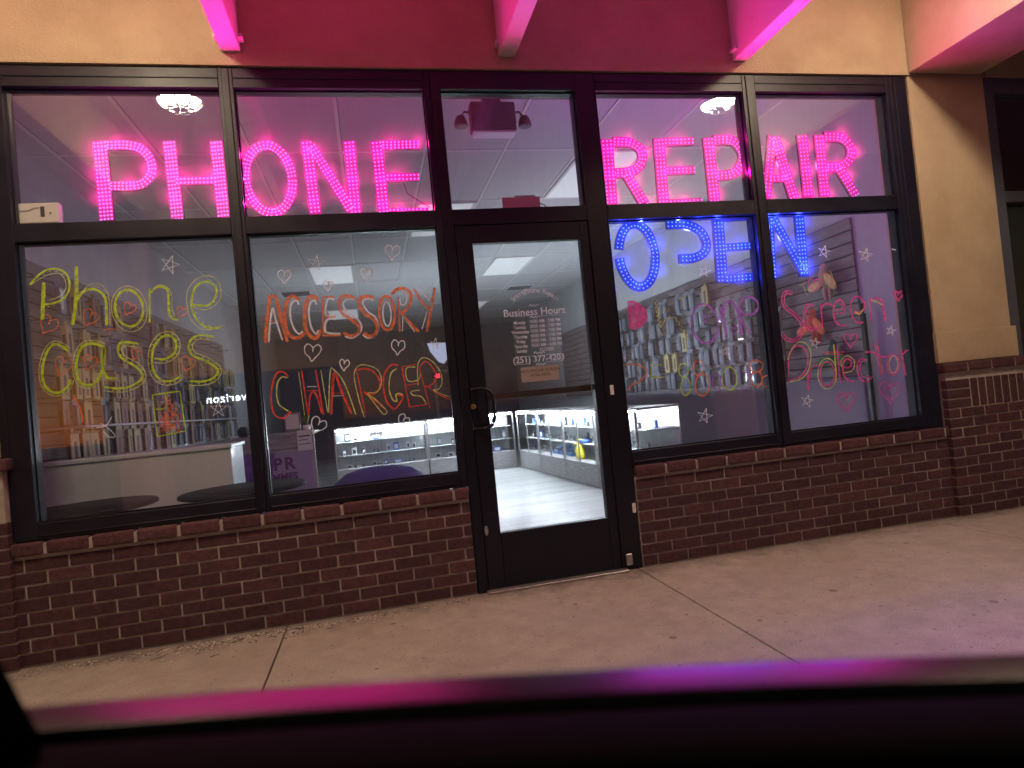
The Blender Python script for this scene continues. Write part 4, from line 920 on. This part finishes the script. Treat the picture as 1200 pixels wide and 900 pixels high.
# plush pieces on the right slatwall
def plush(z, y, ma, mb, label):
    t = thing('plush_toy', label, 'plush toy', (XR-.10, y, z), 0, 'plush toys hanging on the right slatwall')
    bm = NB(); ellipsoid(bm, (0, .02, .05), (.06, .075, .14)); ellipsoid(bm, (0, 0, .19), (.05, .055, .05)); obj('body', bm, ma, t)
    for q, (dy, dz, rx) in enumerate(((.17, -.05, .25), (-.14, -.03, .9))):
        bm = NB(); ellipsoid(bm, (-.03, dy, dz), (.03, .16, .065), rot=Matrix.Rotation(rx if q else -.1, 3, 'X')); obj('wing', bm, mb, t)
    for dy in (-.05, .05):
        bm = NB(); ellipsoid(bm, (0, dy-.04, -.16), (.032, .032, .13)); obj('leg', bm, ma, t)
    bm = NB(); tube(bm, [(.09, 0, .27), (-.02, 0, .25), (-.02, .01, .2)], .004, 5); obj('hook', bm, black_metal, t)
    t.scale = (.62, .62, .62); t.location.x = XR-.07
plush(1.86, 1.02, mat('tan_plush', (.46, .30, .24), .9), mat('straw_plush', (.62, .46, .22), .9), 'tan and straw coloured winged plush toy, topmost on the right slatwall')
plush(1.50, 1.22, mat('red_plush', (.55, .10, .08), .9), mat('orange_plush', (.75, .20, .10), .9), 'red orange winged plush toy behind the word Screen')
plush(1.20, 1.00, mat('green_plush', (.05, .14, .09), .9), mat('dark_green_plush', (.07, .22, .10), .9), 'dark green winged plush toy behind the word Protector')
bm = NB(); box(bm, 3.37, 3.40, .62, .66, .0, 1.52, bev=.004); tube(bm, [(3.385, .64, 1.52), (3.385, .64, 1.60)], .012, 8)
box(bm, 3.28, 3.44, .54, .74, .0005, .02, bev=.005)
tag(obj('display_pole', bm, black_metal), 'thin upright black pole by the right wall next to the window jamb', 'pole')
bm = NB(); box(bm, 3.395, 3.44, .72, 6.9, .003, 1.0, bev=.004); tag(obj('wall_panel', bm, mat('grey_wall_panel', (.30, .27, .32), .6)), 'plain grey lower wall panel under the right slatwall', 'panel')

# ------------------------------------------------------------------ counters
bm = NB(); box(bm, -2.73, -1.49, 1.03, 1.06, .003, .965, bev=.003)
t = thing('white_counter', 'long plain white counter behind the words Phone cases', 'counter', (0, 0, 0)); obj('front_panel', bm, counter_white, t)
bm = NB(); box(bm, -2.73, -1.48, 1.015, 1.5, .967, .995, bev=.004); obj('countertop', bm, counter_white, t)
bm = NB(); box(bm, -1.52, -1.49, 1.062, 1.45, .003, .965); obj('end_panel', bm, counter_white, t)
t = thing('service_counter', 'grey wood service counter with a purple lettered front beside the white counter', 'counter', (0, 0, 0))
bm = NB(); box(bm, -1.86, -1.10, 3.0, 3.03, .003, .83, bev=.003); box(bm, -1.86, -1.10, 3.0, 3.03, .835, .955, bev=.003); obj('front_panel', bm, grey_wood, t)
bm = NB(); box(bm, -1.88, -1.09, 2.98, 3.5, .958, .985, bev=.004); obj('countertop', bm, grey_wood, t)
bm = NB(); box(bm, -1.80, -1.13, 2.986, 2.9985, .25, .80); bn = obj('banner', bm, mat('lilac_banner', (.34, .26, .44), .6), t)
text('banner_lettering', 'PR', .165, (at(333, 545, 1, 2.98).x, 2.9835, at(334, 550, 1, 2.98).z), purple_ink, bn, bold=.006, spacing=1.25)
text('banner_lettering', 'MMES', .095, (at(335, 566, 1, 2.98).x+.0, 2.9835, at(330, 563, 1, 2.98).z), purple_ink, bn, bold=.004)
bm = NB(); box(bm, -1.26, -1.12, 2.975, 2.979, .80, 1.0); box(bm, -1.245, -1.135, 2.973, 2.9748, .86, .868, 1); box(bm, -1.245, -1.16, 2.973, 2.9748, .90, .908, 1); box(bm, -1.245, -1.135, 2.973, 2.9748, .935, .95, 1)
tag(obj('paper_notice', bm, [paper, ink]), 'white printed notice stuck on the right end of the grey wood counter', 'notice')
bm = NB(); box(bm, -1.40, -1.24, 3.22, 3.24, .986, 1.19, bev=.004); box(bm, -1.385, -1.255, 3.2185, 3.2195, 1.02, 1.17, 1)
tag(obj('picture_stand', bm, [grey_card, paper]), 'upright grey framed leaflet on the service counter', 'leaflet stand')
bm = NB(); ellipsoid(bm, (-1.80, 3.2, 1.035), (.06, .06, .06)); box(bm, -1.83, -1.77, 3.17, 3.23, .986, .995)
tag(obj('round_speaker', bm, black_metal), 'small black ball shaped speaker on the service counter', 'speaker')
bm = NB(); lathe(bm, [(0, 0), (.035, 0), (.04, .06), (.036, .06), (0, .055)], (-1.18, 3.2, .986), 14, 0)
for k in range(16):
    a = random.uniform(0, 2*PI); r = random.uniform(.02, .07); h2 = random.uniform(.06, .16)
    p = Vector((-1.18, 3.2, 1.04)); q = p+Vector((r*math.cos(a), r*math.sin(a), h2)); sd = Vector((-math.sin(a), math.cos(a), 0))*.012
    md = (p+q)/2+Vector((0, 0, .01)); vs = [bm.verts.new(v) for v in (p, md+sd, q, md-sd)]; f = bm.faces.new(vs); f.material_index = 1
tag(obj('potted_plant', bm, [white_plastic, mat('leaf', (.16, .2, .04), .6)]), 'tiny yellow green plant on the end of the service counter', 'plant')
# tables
def rtable(px, py, z, r, label, topm):
    c = Vector((px, py, 0))
    t = thing('round_table', label, 'table', (c.x, c.y, 0), 0, 'low round tables just inside the windows')
    bm = NB(); lathe(bm, [(0, z-.03), (r-.02, z-.03), (r, z-.022), (r, z-.008), (r-.012, z), (0, z)], n=48); obj('tabletop', bm, topm, t)
    bm = NB(); lathe(bm, [(.03, z-.031), (.03, .05), (.06, .03)], n=18); obj('pedestal', bm, black_metal, t)
    bm = NB(); lathe(bm, [(0, .03), (.2, .028), (.24, .012), (.24, .003), (0, .003)], n=36); obj('base', bm, black_metal, t)
    return t
rtable(-1.35, .62, .72, .38, 'low round black table behind the left mullion of the shop window', black_top)
rtable(-2.25, .58, .72, .40, 'low round black table at the far left behind the window sill', black_top)
c = Vector((-.50, .66, 0))
t = thing('round_stool', 'violet velvet round stool behind the sill under the word CHARGER', 'stool', (c.x, c.y, 0))
bm = NB(); lathe(bm, [(0, .50), (.26, .50), (.30, .54), (.31, .60), (.29, .67), (.22, .72), (.12, .745), (0, .75)], n=44); obj('cushion', bm, blue_fab, t)
bm = NB(); lathe(bm, [(.24, .499), (.24, .05), (.25, .003), (0, .003)], n=36); obj('base', bm, black_metal, t)
t = thing('tub_chair', 'purple fabric chair back beside the white counter', 'chair', (-1.53, 1.87, 0), .1)
bm = NB(); a0 = .55
for k in range(9):
    a = -PI/2-.75+1.5*k/8; 
for (r0, r1_, z0_, z1_) in ((.13, .17, .45, .86),):
    ring = []
    for k in range(13):
        a = PI/2-1.2+2.4*k/12
        rr0, rr1 = r0, r1_
        ring.append([bm.verts.new((rr*math.cos(a), -.1+rr*math.sin(a), z_)) for rr, z_ in ((rr0, z0_), (rr1-.02, z0_), (rr1+.05, z1_), (rr0+.09, z1_))])
    for A, B in zip(ring, ring[1:]):
        for k in range(4): f = bm.faces.new((A[k], A[(k+1) % 4], B[(k+1) % 4], B[k])); f.smooth = True
    bm.faces.new(ring[0]); bm.faces.new(ring[-1])
bmesh.ops.recalc_face_normals(bm, faces=bm.faces); obj('backrest', bm, purple_fab, t)
bm = NB(); lathe(bm, [(0, .38), (.17, .38), (.19, .42), (.17, .46), (0, .47)], (0, -.1, 0), 30); obj('seat', bm, purple_fab, t)
for k in range(4):
    a = PI/4+k*PI/2; bm = NB(); tube(bm, [(.11*math.cos(a), -.1+.11*math.sin(a), .38), (.19*math.cos(a), -.1+.19*math.sin(a), .003)], .014, 8, r1=.01); obj('leg', bm, black_metal, t)

# ------------------------------------------------------------------ lit display cases
shelf_glass = mat('shelf_glass', (.7, .75, .75), .15)
def make_case(L_):
    t = thing('display_case', 'x', 'display case', (0, 0, 0), 0, 'lit glass display cases')
    D_, zb, zt = .5, .27, .90
    bm = NB(); box(bm, .004, L_-.004, .01, D_, .003, zb, bev=.003); obj('base_cabinet', bm, grey_wood, t)
    bm = NB(); box(bm, .008, L_-.008, D_-.02, D_, zb+.002, zt-.02); obj('back_panel', bm, pale_slat, t)
    bm = NB()
    for x in (.0, L_-.022):
        box(bm, x, x+.022, 0, .022, zb+.001, zt-.022); box(bm, x, x+.022, D_-.021, D_+.001, zb+.001, zt-.022)
    box(bm, 0, L_, 0, .022, zt-.02, zt); box(bm, 0, L_, D_-.022, D_, zt-.02, zt); box(bm, 0, .022, .023, D_-.023, zt-.02, zt); box(bm, L_-.022, L_, .023, D_-.023, zt-.02, zt)
    box(bm, L_/2-.008, L_/2+.008, .001, .016, zb+.001, zt-.022)
    obj('frame', bm, aluminium, t)
    bm = NB(); box(bm, .023, L_-.023, .008, .012, zb+.002, zt-.022); obj('front_glass', bm, case_glass, t)
    bm = NB(); box(bm, .023, L_-.023, .023, D_-.023, zt-.012, zt-.006); obj('top_glass', bm, case_glass, t)
    for zs_ in (.46, .67):
        bm = NB(); box(bm, .03, L_-.03, .12, D_-.03, zs_, zs_+.008); obj('shelf', bm, shelf_glass, t)
    bm = NB(); box(bm, .03, L_-.03, .026, .044, zt-.040, zt-.022); obj('light_strip', bm, strip_emit, t)
    return t
c0 = make_case(1.40); c0b = make_case(1.065)
lit = []
def goods(t, L_, ang, X, Y, seed):
    """small boxed goods standing on a case's shelf and floor: each its own thing"""
    rnd = random.Random(seed); cs, sn = math.cos(ang), math.sin(ang)
    cols = [gm_white, gm_blue, gm_black, gm_white, gm_grey]; names = ['white', 'blue', 'black', 'white', 'grey']
    for lev, z in (('top shelf', .679), ('lower shelf', .469), ('floor', .272)):
        x = .12+rnd.uniform(0, .1); q = 0
        while x < L_-.12:
            q += 1; k = rnd.randrange(5); w = rnd.uniform(.035, .09); h = rnd.uniform(.05, .13) if lev != 'floor' else rnd.uniform(.03, .08); d = .03
            if lev == 'floor': w *= 1.5
            bm = NB(); box(bm, -w/2, w/2, -d/2, d/2, 0, h, 0, bev=.002); box(bm, -w*.32, w*.32, -d/2-.001, -d/2-.0002, h*.2, h*.75, 1)
            o = obj('goods_box', bm, [cols[k], gm_black if k in (0, 3) else gm_white]); yy = .2+rnd.uniform(-.03, .12)
            o.location = (X+x*cs-yy*sn, Y+x*sn+yy*cs, z+.0005); o.rotation_euler = (0, 0, ang+rnd.uniform(-.2, .2))
            tag(o, '%s accessory box, %s, %s, %s' % (names[k], NUM[q], lev, t), 'accessory box', 'small boxed goods in the display cases')
            x += w+rnd.uniform(.05, .15)
NUM = ['', 'one from left', 'two from left', 'three from left', 'four from left', 'five from left', 'six from left', 'seven from left', 'eight from left', 'nine from left', 'ten from left', 'eleven from left', 'twelve from left', 'thirteen from left']
gm_white = mat('goods_white', (.75, .76, .78), .4); gm_blue = mat('goods_blue', (.06, .14, .42), .4); gm_black = mat('goods_black', (.03, .03, .04), .3); gm_grey = mat('goods_grey', (.3, .32, .36), .4)
XC, YC = 1.72, 6.42
back = [(-1.11, 'first back row display case, seen under the word CHARGER'), (.30, 'second back row display case, seen left of the door handle')]
for i, (x, lb) in enumerate(back):
    t = c0 if i == 0 else dup(c0, (0, 0, 0)); t.location = (x, YC, 0); t['label'] = 'lit glass '+lb
    goods(('left' if i == 0 else 'right')+' back row case', 1.4, 0, x, YC, 5+i)
side = ['lit glass display case at the back corner, farthest of the right run', 'lit glass display case third from the window in the right run', 'lit glass display case with the yellow jug, second from the window', 'lit glass display case nearest the right window']
RX0 = 1.73; RY0 = YC-.06; ax = .055   # the right run stands a hair off square
for i in range(4):
    ang = -PI/2+ax; x = RX0+math.sin(ax)*1.07*i; y = RY0-math.cos(ax)*1.07*i
    t = c0b if i == 0 else dup(c0b, (0, 0, 0)); t.location = (x, y, 0); t.rotation_euler = (0, 0, ang); t['label'] = side[i]
    goods(['far corner case', 'third case', 'second case', 'nearest case'][i], 1.065, ang, x, y, 20+i)
# yellow jug and blue trays
def in_case(i, u, v, z):
    ang = -PI/2+ax; x = RX0+math.sin(ax)*1.07*i; y = RY0-math.cos(ax)*1.07*i
    return (x+u*math.cos(ang)-v*math.sin(ang), y+u*math.sin(ang)+v*math.cos(ang), z)
bm = NB(); P0 = in_case(2, .28, .12, .2725)
lathe(bm, [(0, 0), (.055, 0), (.062, .05), (.058, .13), (.035, .17), (.03, .22), (.036, .25), (0, .25)], P0, 20)
tube(bm, [(P0[0]-.02, P0[1]+.035, P0[2]+.2), (P0[0]-.04, P0[1]+.09, P0[2]+.18), (P0[0]-.04, P0[1]+.09, P0[2]+.09), (P0[0]-.02, P0[1]+.05, P0[2]+.06)], .01, 8)
tag(obj('yellow_jug', bm, mat('yellow_plastic', (.85, .75, .02), .35)), 'bright yellow jug on the floor of a display case in the right run', 'jug')
for k, (i, u, lb) in enumerate(((1, .15, 'blue tilted tray of phones, farthest of three'), (1, .42, 'blue tilted tray of phones, middle of three'), (1, .70, 'blue tilted tray of phones, nearest of three'))):
    P0 = in_case(i, u, .16, .2725); ang = -PI/2+ax
    bm = NB(); vs = [(0, 0, 0), (.2, 0, 0), (.2, .12, 0), (0, .12, 0), (0, 0, .03), (.2, 0, .03), (.2, .12, .13), (0, .12, .13)]
    V = [bm.verts.new(v) for v in vs]
    for f in ((0, 3, 2, 1), (4, 5, 6, 7), (0, 1, 5, 4), (2, 3, 7, 6), (1, 2, 6, 5), (0, 4, 7, 3)): bm.faces.new([V[i_] for i_ in f])
    for q in range(3): box(bm, .02+q*.06, .065+q*.06, .03, .09, .06, .072, 1)
    o = obj('display_tray', bm, [mat('tray_blue', (.05, .25, .6), .4), gm_black]); o.location = P0; o.rotation_euler = (0, 0, ang); tag(o, lb, 'tray', 'blue trays in the right run')
P0 = in_case(2, .3, .2, .469)
bm = NB(); lathe(bm, [(0, 0), (.09, 0), (.1, .02), (.09, .045), (0, .05)], (0, 0, 0), 24); o = obj('blue_bowl', bm, gm_blue); o.location = P0; tag(o, 'round blue dish on the shelf above the yellow jug', 'dish')
# small card "SALE" sign on the first case (hand lettered)
bm = NB(); p0 = at(431, 516, 1, 6.47); p1 = at(453, 509, 1, 6.47); p0.z = .73; p1.z = .85; box(bm, p0.x, p1.x, 6.470, 6.476, p0.z, p1.z)
o = tag(obj('price_card', bm, paper), 'white hand lettered price card on the front of the first back row case', 'card')
text('price_lettering', '$10 OFF', .055, ((p0.x+p1.x)/2, 6.4685, p0.z+.03), ink, o, bold=.002)

# back of the shop: wall screen, doorway frame, red sign
p = at(514, 412, 1, 11.6)
t = thing('wall_screen', 'glowing white tilted screen hanging at the back beside the door frame', 'screen', (p.x, 11.6, p.z))
bm = NB(); V = [bm.verts.new(v) for v in ((-.25, 0, .22), (.24, 0, .20), (.26, 0, -.12), (.10, 0, -.30), (-.02, 0, -.24), (-.2, 0, .02))]; bm.faces.new(V)
g = bmesh.ops.extrude_face_region(bm, geom=list(bm.faces)); bmesh.ops.translate(bm, verts=[e for e in g['geom'] if isinstance(e, bmesh.types.BMVert)], vec=(0, .04, 0)); bmesh.ops.recalc_face_normals(bm, faces=bm.faces)
obj('panel', bm, screen_emit, t)
bm = NB(); box(bm, -.33, .33, .05, .09, -.36, .27, bev=.01); tube(bm, [(0, .08, .2), (0, .4, .3)], .02, 8); obj('housing', bm, black_metal, t)
p = at(507, 434, 1, 13.4); q = at(512, 495, 1, 13.4)
bm = NB(); box(bm, p.x, p.x+.09, 13.4, 13.495, .003, p.z); box(bm, p.x+.09, p.x+1.1, 13.4, 13.495, p.z-.09, p.z); box(bm, p.x+1.1, p.x+1.19, 13.4, 13.495, .003, p.z)
t = tag(obj('back_doorway', bm, mat('grey_trim', (.22, .22, .25), .5)), 'grey trimmed dark doorway in the back wall under the glowing screen', 'doorway')
p = at(512, 440, 1, 13.3); bm = NB(); box(bm, p.x-.12, p.x+.16, 13.30, 13.34, p.z-.07, p.z+.09); box(bm, p.x+.0, p.x+.04, 13.34, 13.4, p.z, p.z+.04)
o = tag(obj('red_sign', bm, black_metal), 'tiny red lit sign in the back doorway', 'sign')
text('sign_lettering', '41', .15, (p.x+.02, 13.296, p.z-.06), red_emit, o, bold=.008)

# ------------------------------------------------------------------ across the street
yS = -52
c = at(265, 467.5, 1, -yS)     # the mirror image stands behind the glass; the sign itself across the lot
t = thing('street_sign', 'lit white verizon shop sign across the parking lot, mirrored in the left window', 'sign', (c.x, yS, 0))
bm = NB(); box(bm, -9, 9, -.6, -.12, -.15, 5.2); obj('sign_wall', bm, mat('far_wall', (.03, .03, .035), .9), t)
text('sign_lettering', 'verizon', .92, (0, -.06, c.z-.22), sign_emit, t, face=1, ext=.03, bold=.0, spacing=1.12)

# ------------------------------------------------------------------ debris along the wall foot
bm = NB()
for k in range(700):
    u = random.gauss(0, .30) if k % 3 else random.uniform(-1.1, 1.2); x = -1.25+u; y = -.05-abs(random.gauss(0, .08 if k % 3 else .03))
    r = random.uniform(.0015, .0055)
    b = bmesh.new(); bmesh.ops.create_icosphere(b, subdivisions=1, radius=1)
    merge(bm, b, 0 if random.random() < .6 else 1, Matrix.Translation((x, y-.03, r*.35)) @ Matrix.Rotation(random.uniform(0, 3), 4, 'Z') @ Matrix.Diagonal((r*random.uniform(.8, 2), r, r*.5, 1)))
for k in range(14):
    x = -1.25+random.gauss(0, .3); y = -.10-abs(random.gauss(0, .1)); a = random.uniform(-.6, .6); L_ = random.uniform(.02, .06)
    tube(bm, [(x, y, .003), (x+L_*.5*math.cos(a), y+L_*.5*math.sin(a), .006), (x+L_*math.cos(a+.3), y+L_*math.sin(a+.3), .003)], .0015, 4, mi=1)
tag(obj('grit_and_twigs', bm, [mat('pale_grit', (.62, .58, .54), .9), mat('twig', (.10, .07, .05), .9)]), 'scattered grit and twigs at the foot of the brick wall', 'debris', kind='stuff')

# ------------------------------------------------------------------ the car door the photo is taken over
carM, _, _ = noise_col(mat('car_trim_black', rough=.32, spec=.13), (.006, .006, .007), (.010, .010, .011), 20)
car = thing('parked_car', 'black car door and window frame in the near foreground', 'car', (CX, -CD, -.15), YAW-.03)
Z0 = CH+.15
def carpart(name, prof, u0, u1, m, n=26, bow=.03, smooth=True):
    """profile (v, z relative to the eye) swept along the door with a slight bow"""
    bm = NB(); rows = []
    for k in range(n+1):
        u = u0+(u1-u0)*k/n
        rows.append([bm.verts.new((u, v-bow*(u*1.6)**2, Z0+z+.0105-.033*u-.01*(u)**2)) for v, z in prof])
    for A, B in zip(rows, rows[1:]):
        for i in range(len(prof)-1): f = bm.faces.new((A[i], B[i], B[i+1], A[i+1])); f.smooth = smooth
    bmesh.ops.recalc_face_normals(bm, faces=bm.faces)
    return obj(name, bm, m, car)
seal = mat('rubber_seal', (.003, .003, .003), .95, spec=.05)
inner = mat('door_card', (.5, .47, .52), .5)
paintM = mat('car_paint', (.012, .012, .014), .22)
carpart('window_trim', [(.420, -.235), (.4202, -.2065), (.4212, -.2056), (.423, -.2054), (.453, -.2042), (.4560, -.2046), (.459, -.207), (.462, -.216), (.462, -.25)], -.55, 1.1, carM)
carpart('window_seal', [(.350, -.260), (.350, -.215), (.360, -.209), (.402, -.2085), (.414, -.213), (.417, -.250)], -.55, 1.1, seal)
carpart('inner_door_panel', [(.02, -.62), (.10, -.40), (.20, -.262), (.27, -.238), (.33, -.228), (.342, -.231), (.347, -.26)], -.55, 1.1, inner)
carpart('outer_door_skin', [(.453, -.24), (.47, -.25), (.52, -.42), (.535, -.62), (.525, -.85), (.47, -.97)], -.55, 1.1, paintM)
# pillar at the left
def cpt(px, py, v):
    D = cF + cR*((px-600)/(FL*900)) - cU*((py-450)/(FL*900)); M_ = Matrix.Rotation(-(YAW-.03), 3, 'Z'); d = M_ @ D
    return Vector((0, 0, Z0)) + d*(v/d.y)
bm = NB(); V0 = []
for v in (.385, .455):
    V0.append([bm.verts.new(cpt(px, py, v)) for px, py in ((-60, 700), (0, 776), (14, 800), (26, 824), (36, 842), (44, 856), (48, 872), (50, 905), (-60, 905))])
n = len(V0[0])
bm.faces.new(V0[0]); bm.faces.new(V0[1][::-1])
for k in range(n): bm.faces.new((V0[0][k], V0[1][k], V0[1][(k+1) % n], V0[0][(k+1) % n]))
bmesh.ops.recalc_face_normals(bm, faces=bm.faces); obj('window_pillar', bm, seal, car)
# rocker so that the door stands on the car
carpart('sill_panel', [(.47, -.971), (.46, -1.02), (.38, -1.04), (.1, -1.04), (.05, -.99), (.02, -.625)], -.55, 1.1, paintM)
for u in (-.40, .95):
    bm = NB(); b = bmesh.new(); bmesh.ops.create_cone(b, segments=28, radius1=.12, radius2=.12, depth=.12, cap_ends=True)
    merge(bm, b, 0, Matrix.Translation((u, .2, .12)) @ Matrix.Rotation(PI/2, 4, 'X')); obj('jack_wheel', bm, seal, car)

# ------------------------------------------------------------------ world, camera
w = bpy.data.worlds.new('World'); scn.world = w; w.use_nodes = True
nt = w.node_tree; bg = nt.nodes['Background']
sky = nt.nodes.new('ShaderNodeTexSky'); sky.sky_type = 'NISHITA'; sky.sun_disc = False
sky.sun_elevation = math.radians(1.0); sky.sun_rotation = math.radians(200)
nt.links.new(sky.outputs[0], bg.inputs[0]); bg.inputs[1].default_value = .035
sl = bpy.data.lights.new('moonlight', 'SUN'); sl.energy = .02; sl.angle = math.radians(2); sl.color = (.8, .85, 1)
so = bpy.data.objects.new('moonlight', sl); link(so); so.rotation_euler = (math.radians(55), 0, math.radians(20))

cam = bpy.data.cameras.new('camera'); co = bpy.data.objects.new('camera', cam); link(co)
M_ = Matrix(((cR.x, cU.x, -cF.x, cC.x), (cR.y, cU.y, -cF.y, cC.y), (cR.z, cU.z, -cF.z, cC.z), (0, 0, 0, 1)))
co.matrix_world = M_
cam.sensor_width = 36; cam.sensor_fit = 'HORIZONTAL'; cam.lens = FL*900/1200*36
cam.clip_start = .01; cam.clip_end = 500
cam.dof.use_dof = True; cam.dof.focus_distance = 4.4; cam.dof.aperture_fstop = 2.8
scn.camera = co
scn.view_settings.view_transform = 'Standard'; scn.view_settings.look = 'None'; scn.view_settings.exposure = .5; scn.view_settings.gamma = 1
cy = scn.cycles
cy.max_bounces = 7; cy.diffuse_bounces = 4; cy.glossy_bounces = 3; cy.transmission_bounces = 4; cy.transparent_max_bounces = 28
cy.sample_clamp_indirect = 6; cy.use_denoising = True; cy.caustics_reflective = False; cy.caustics_refractive = False
try: cy.denoiser = 'OPENIMAGEDENOISE'; cy.denoising_input_passes = 'RGB_ALBEDO_NORMAL'
except Exception: pass
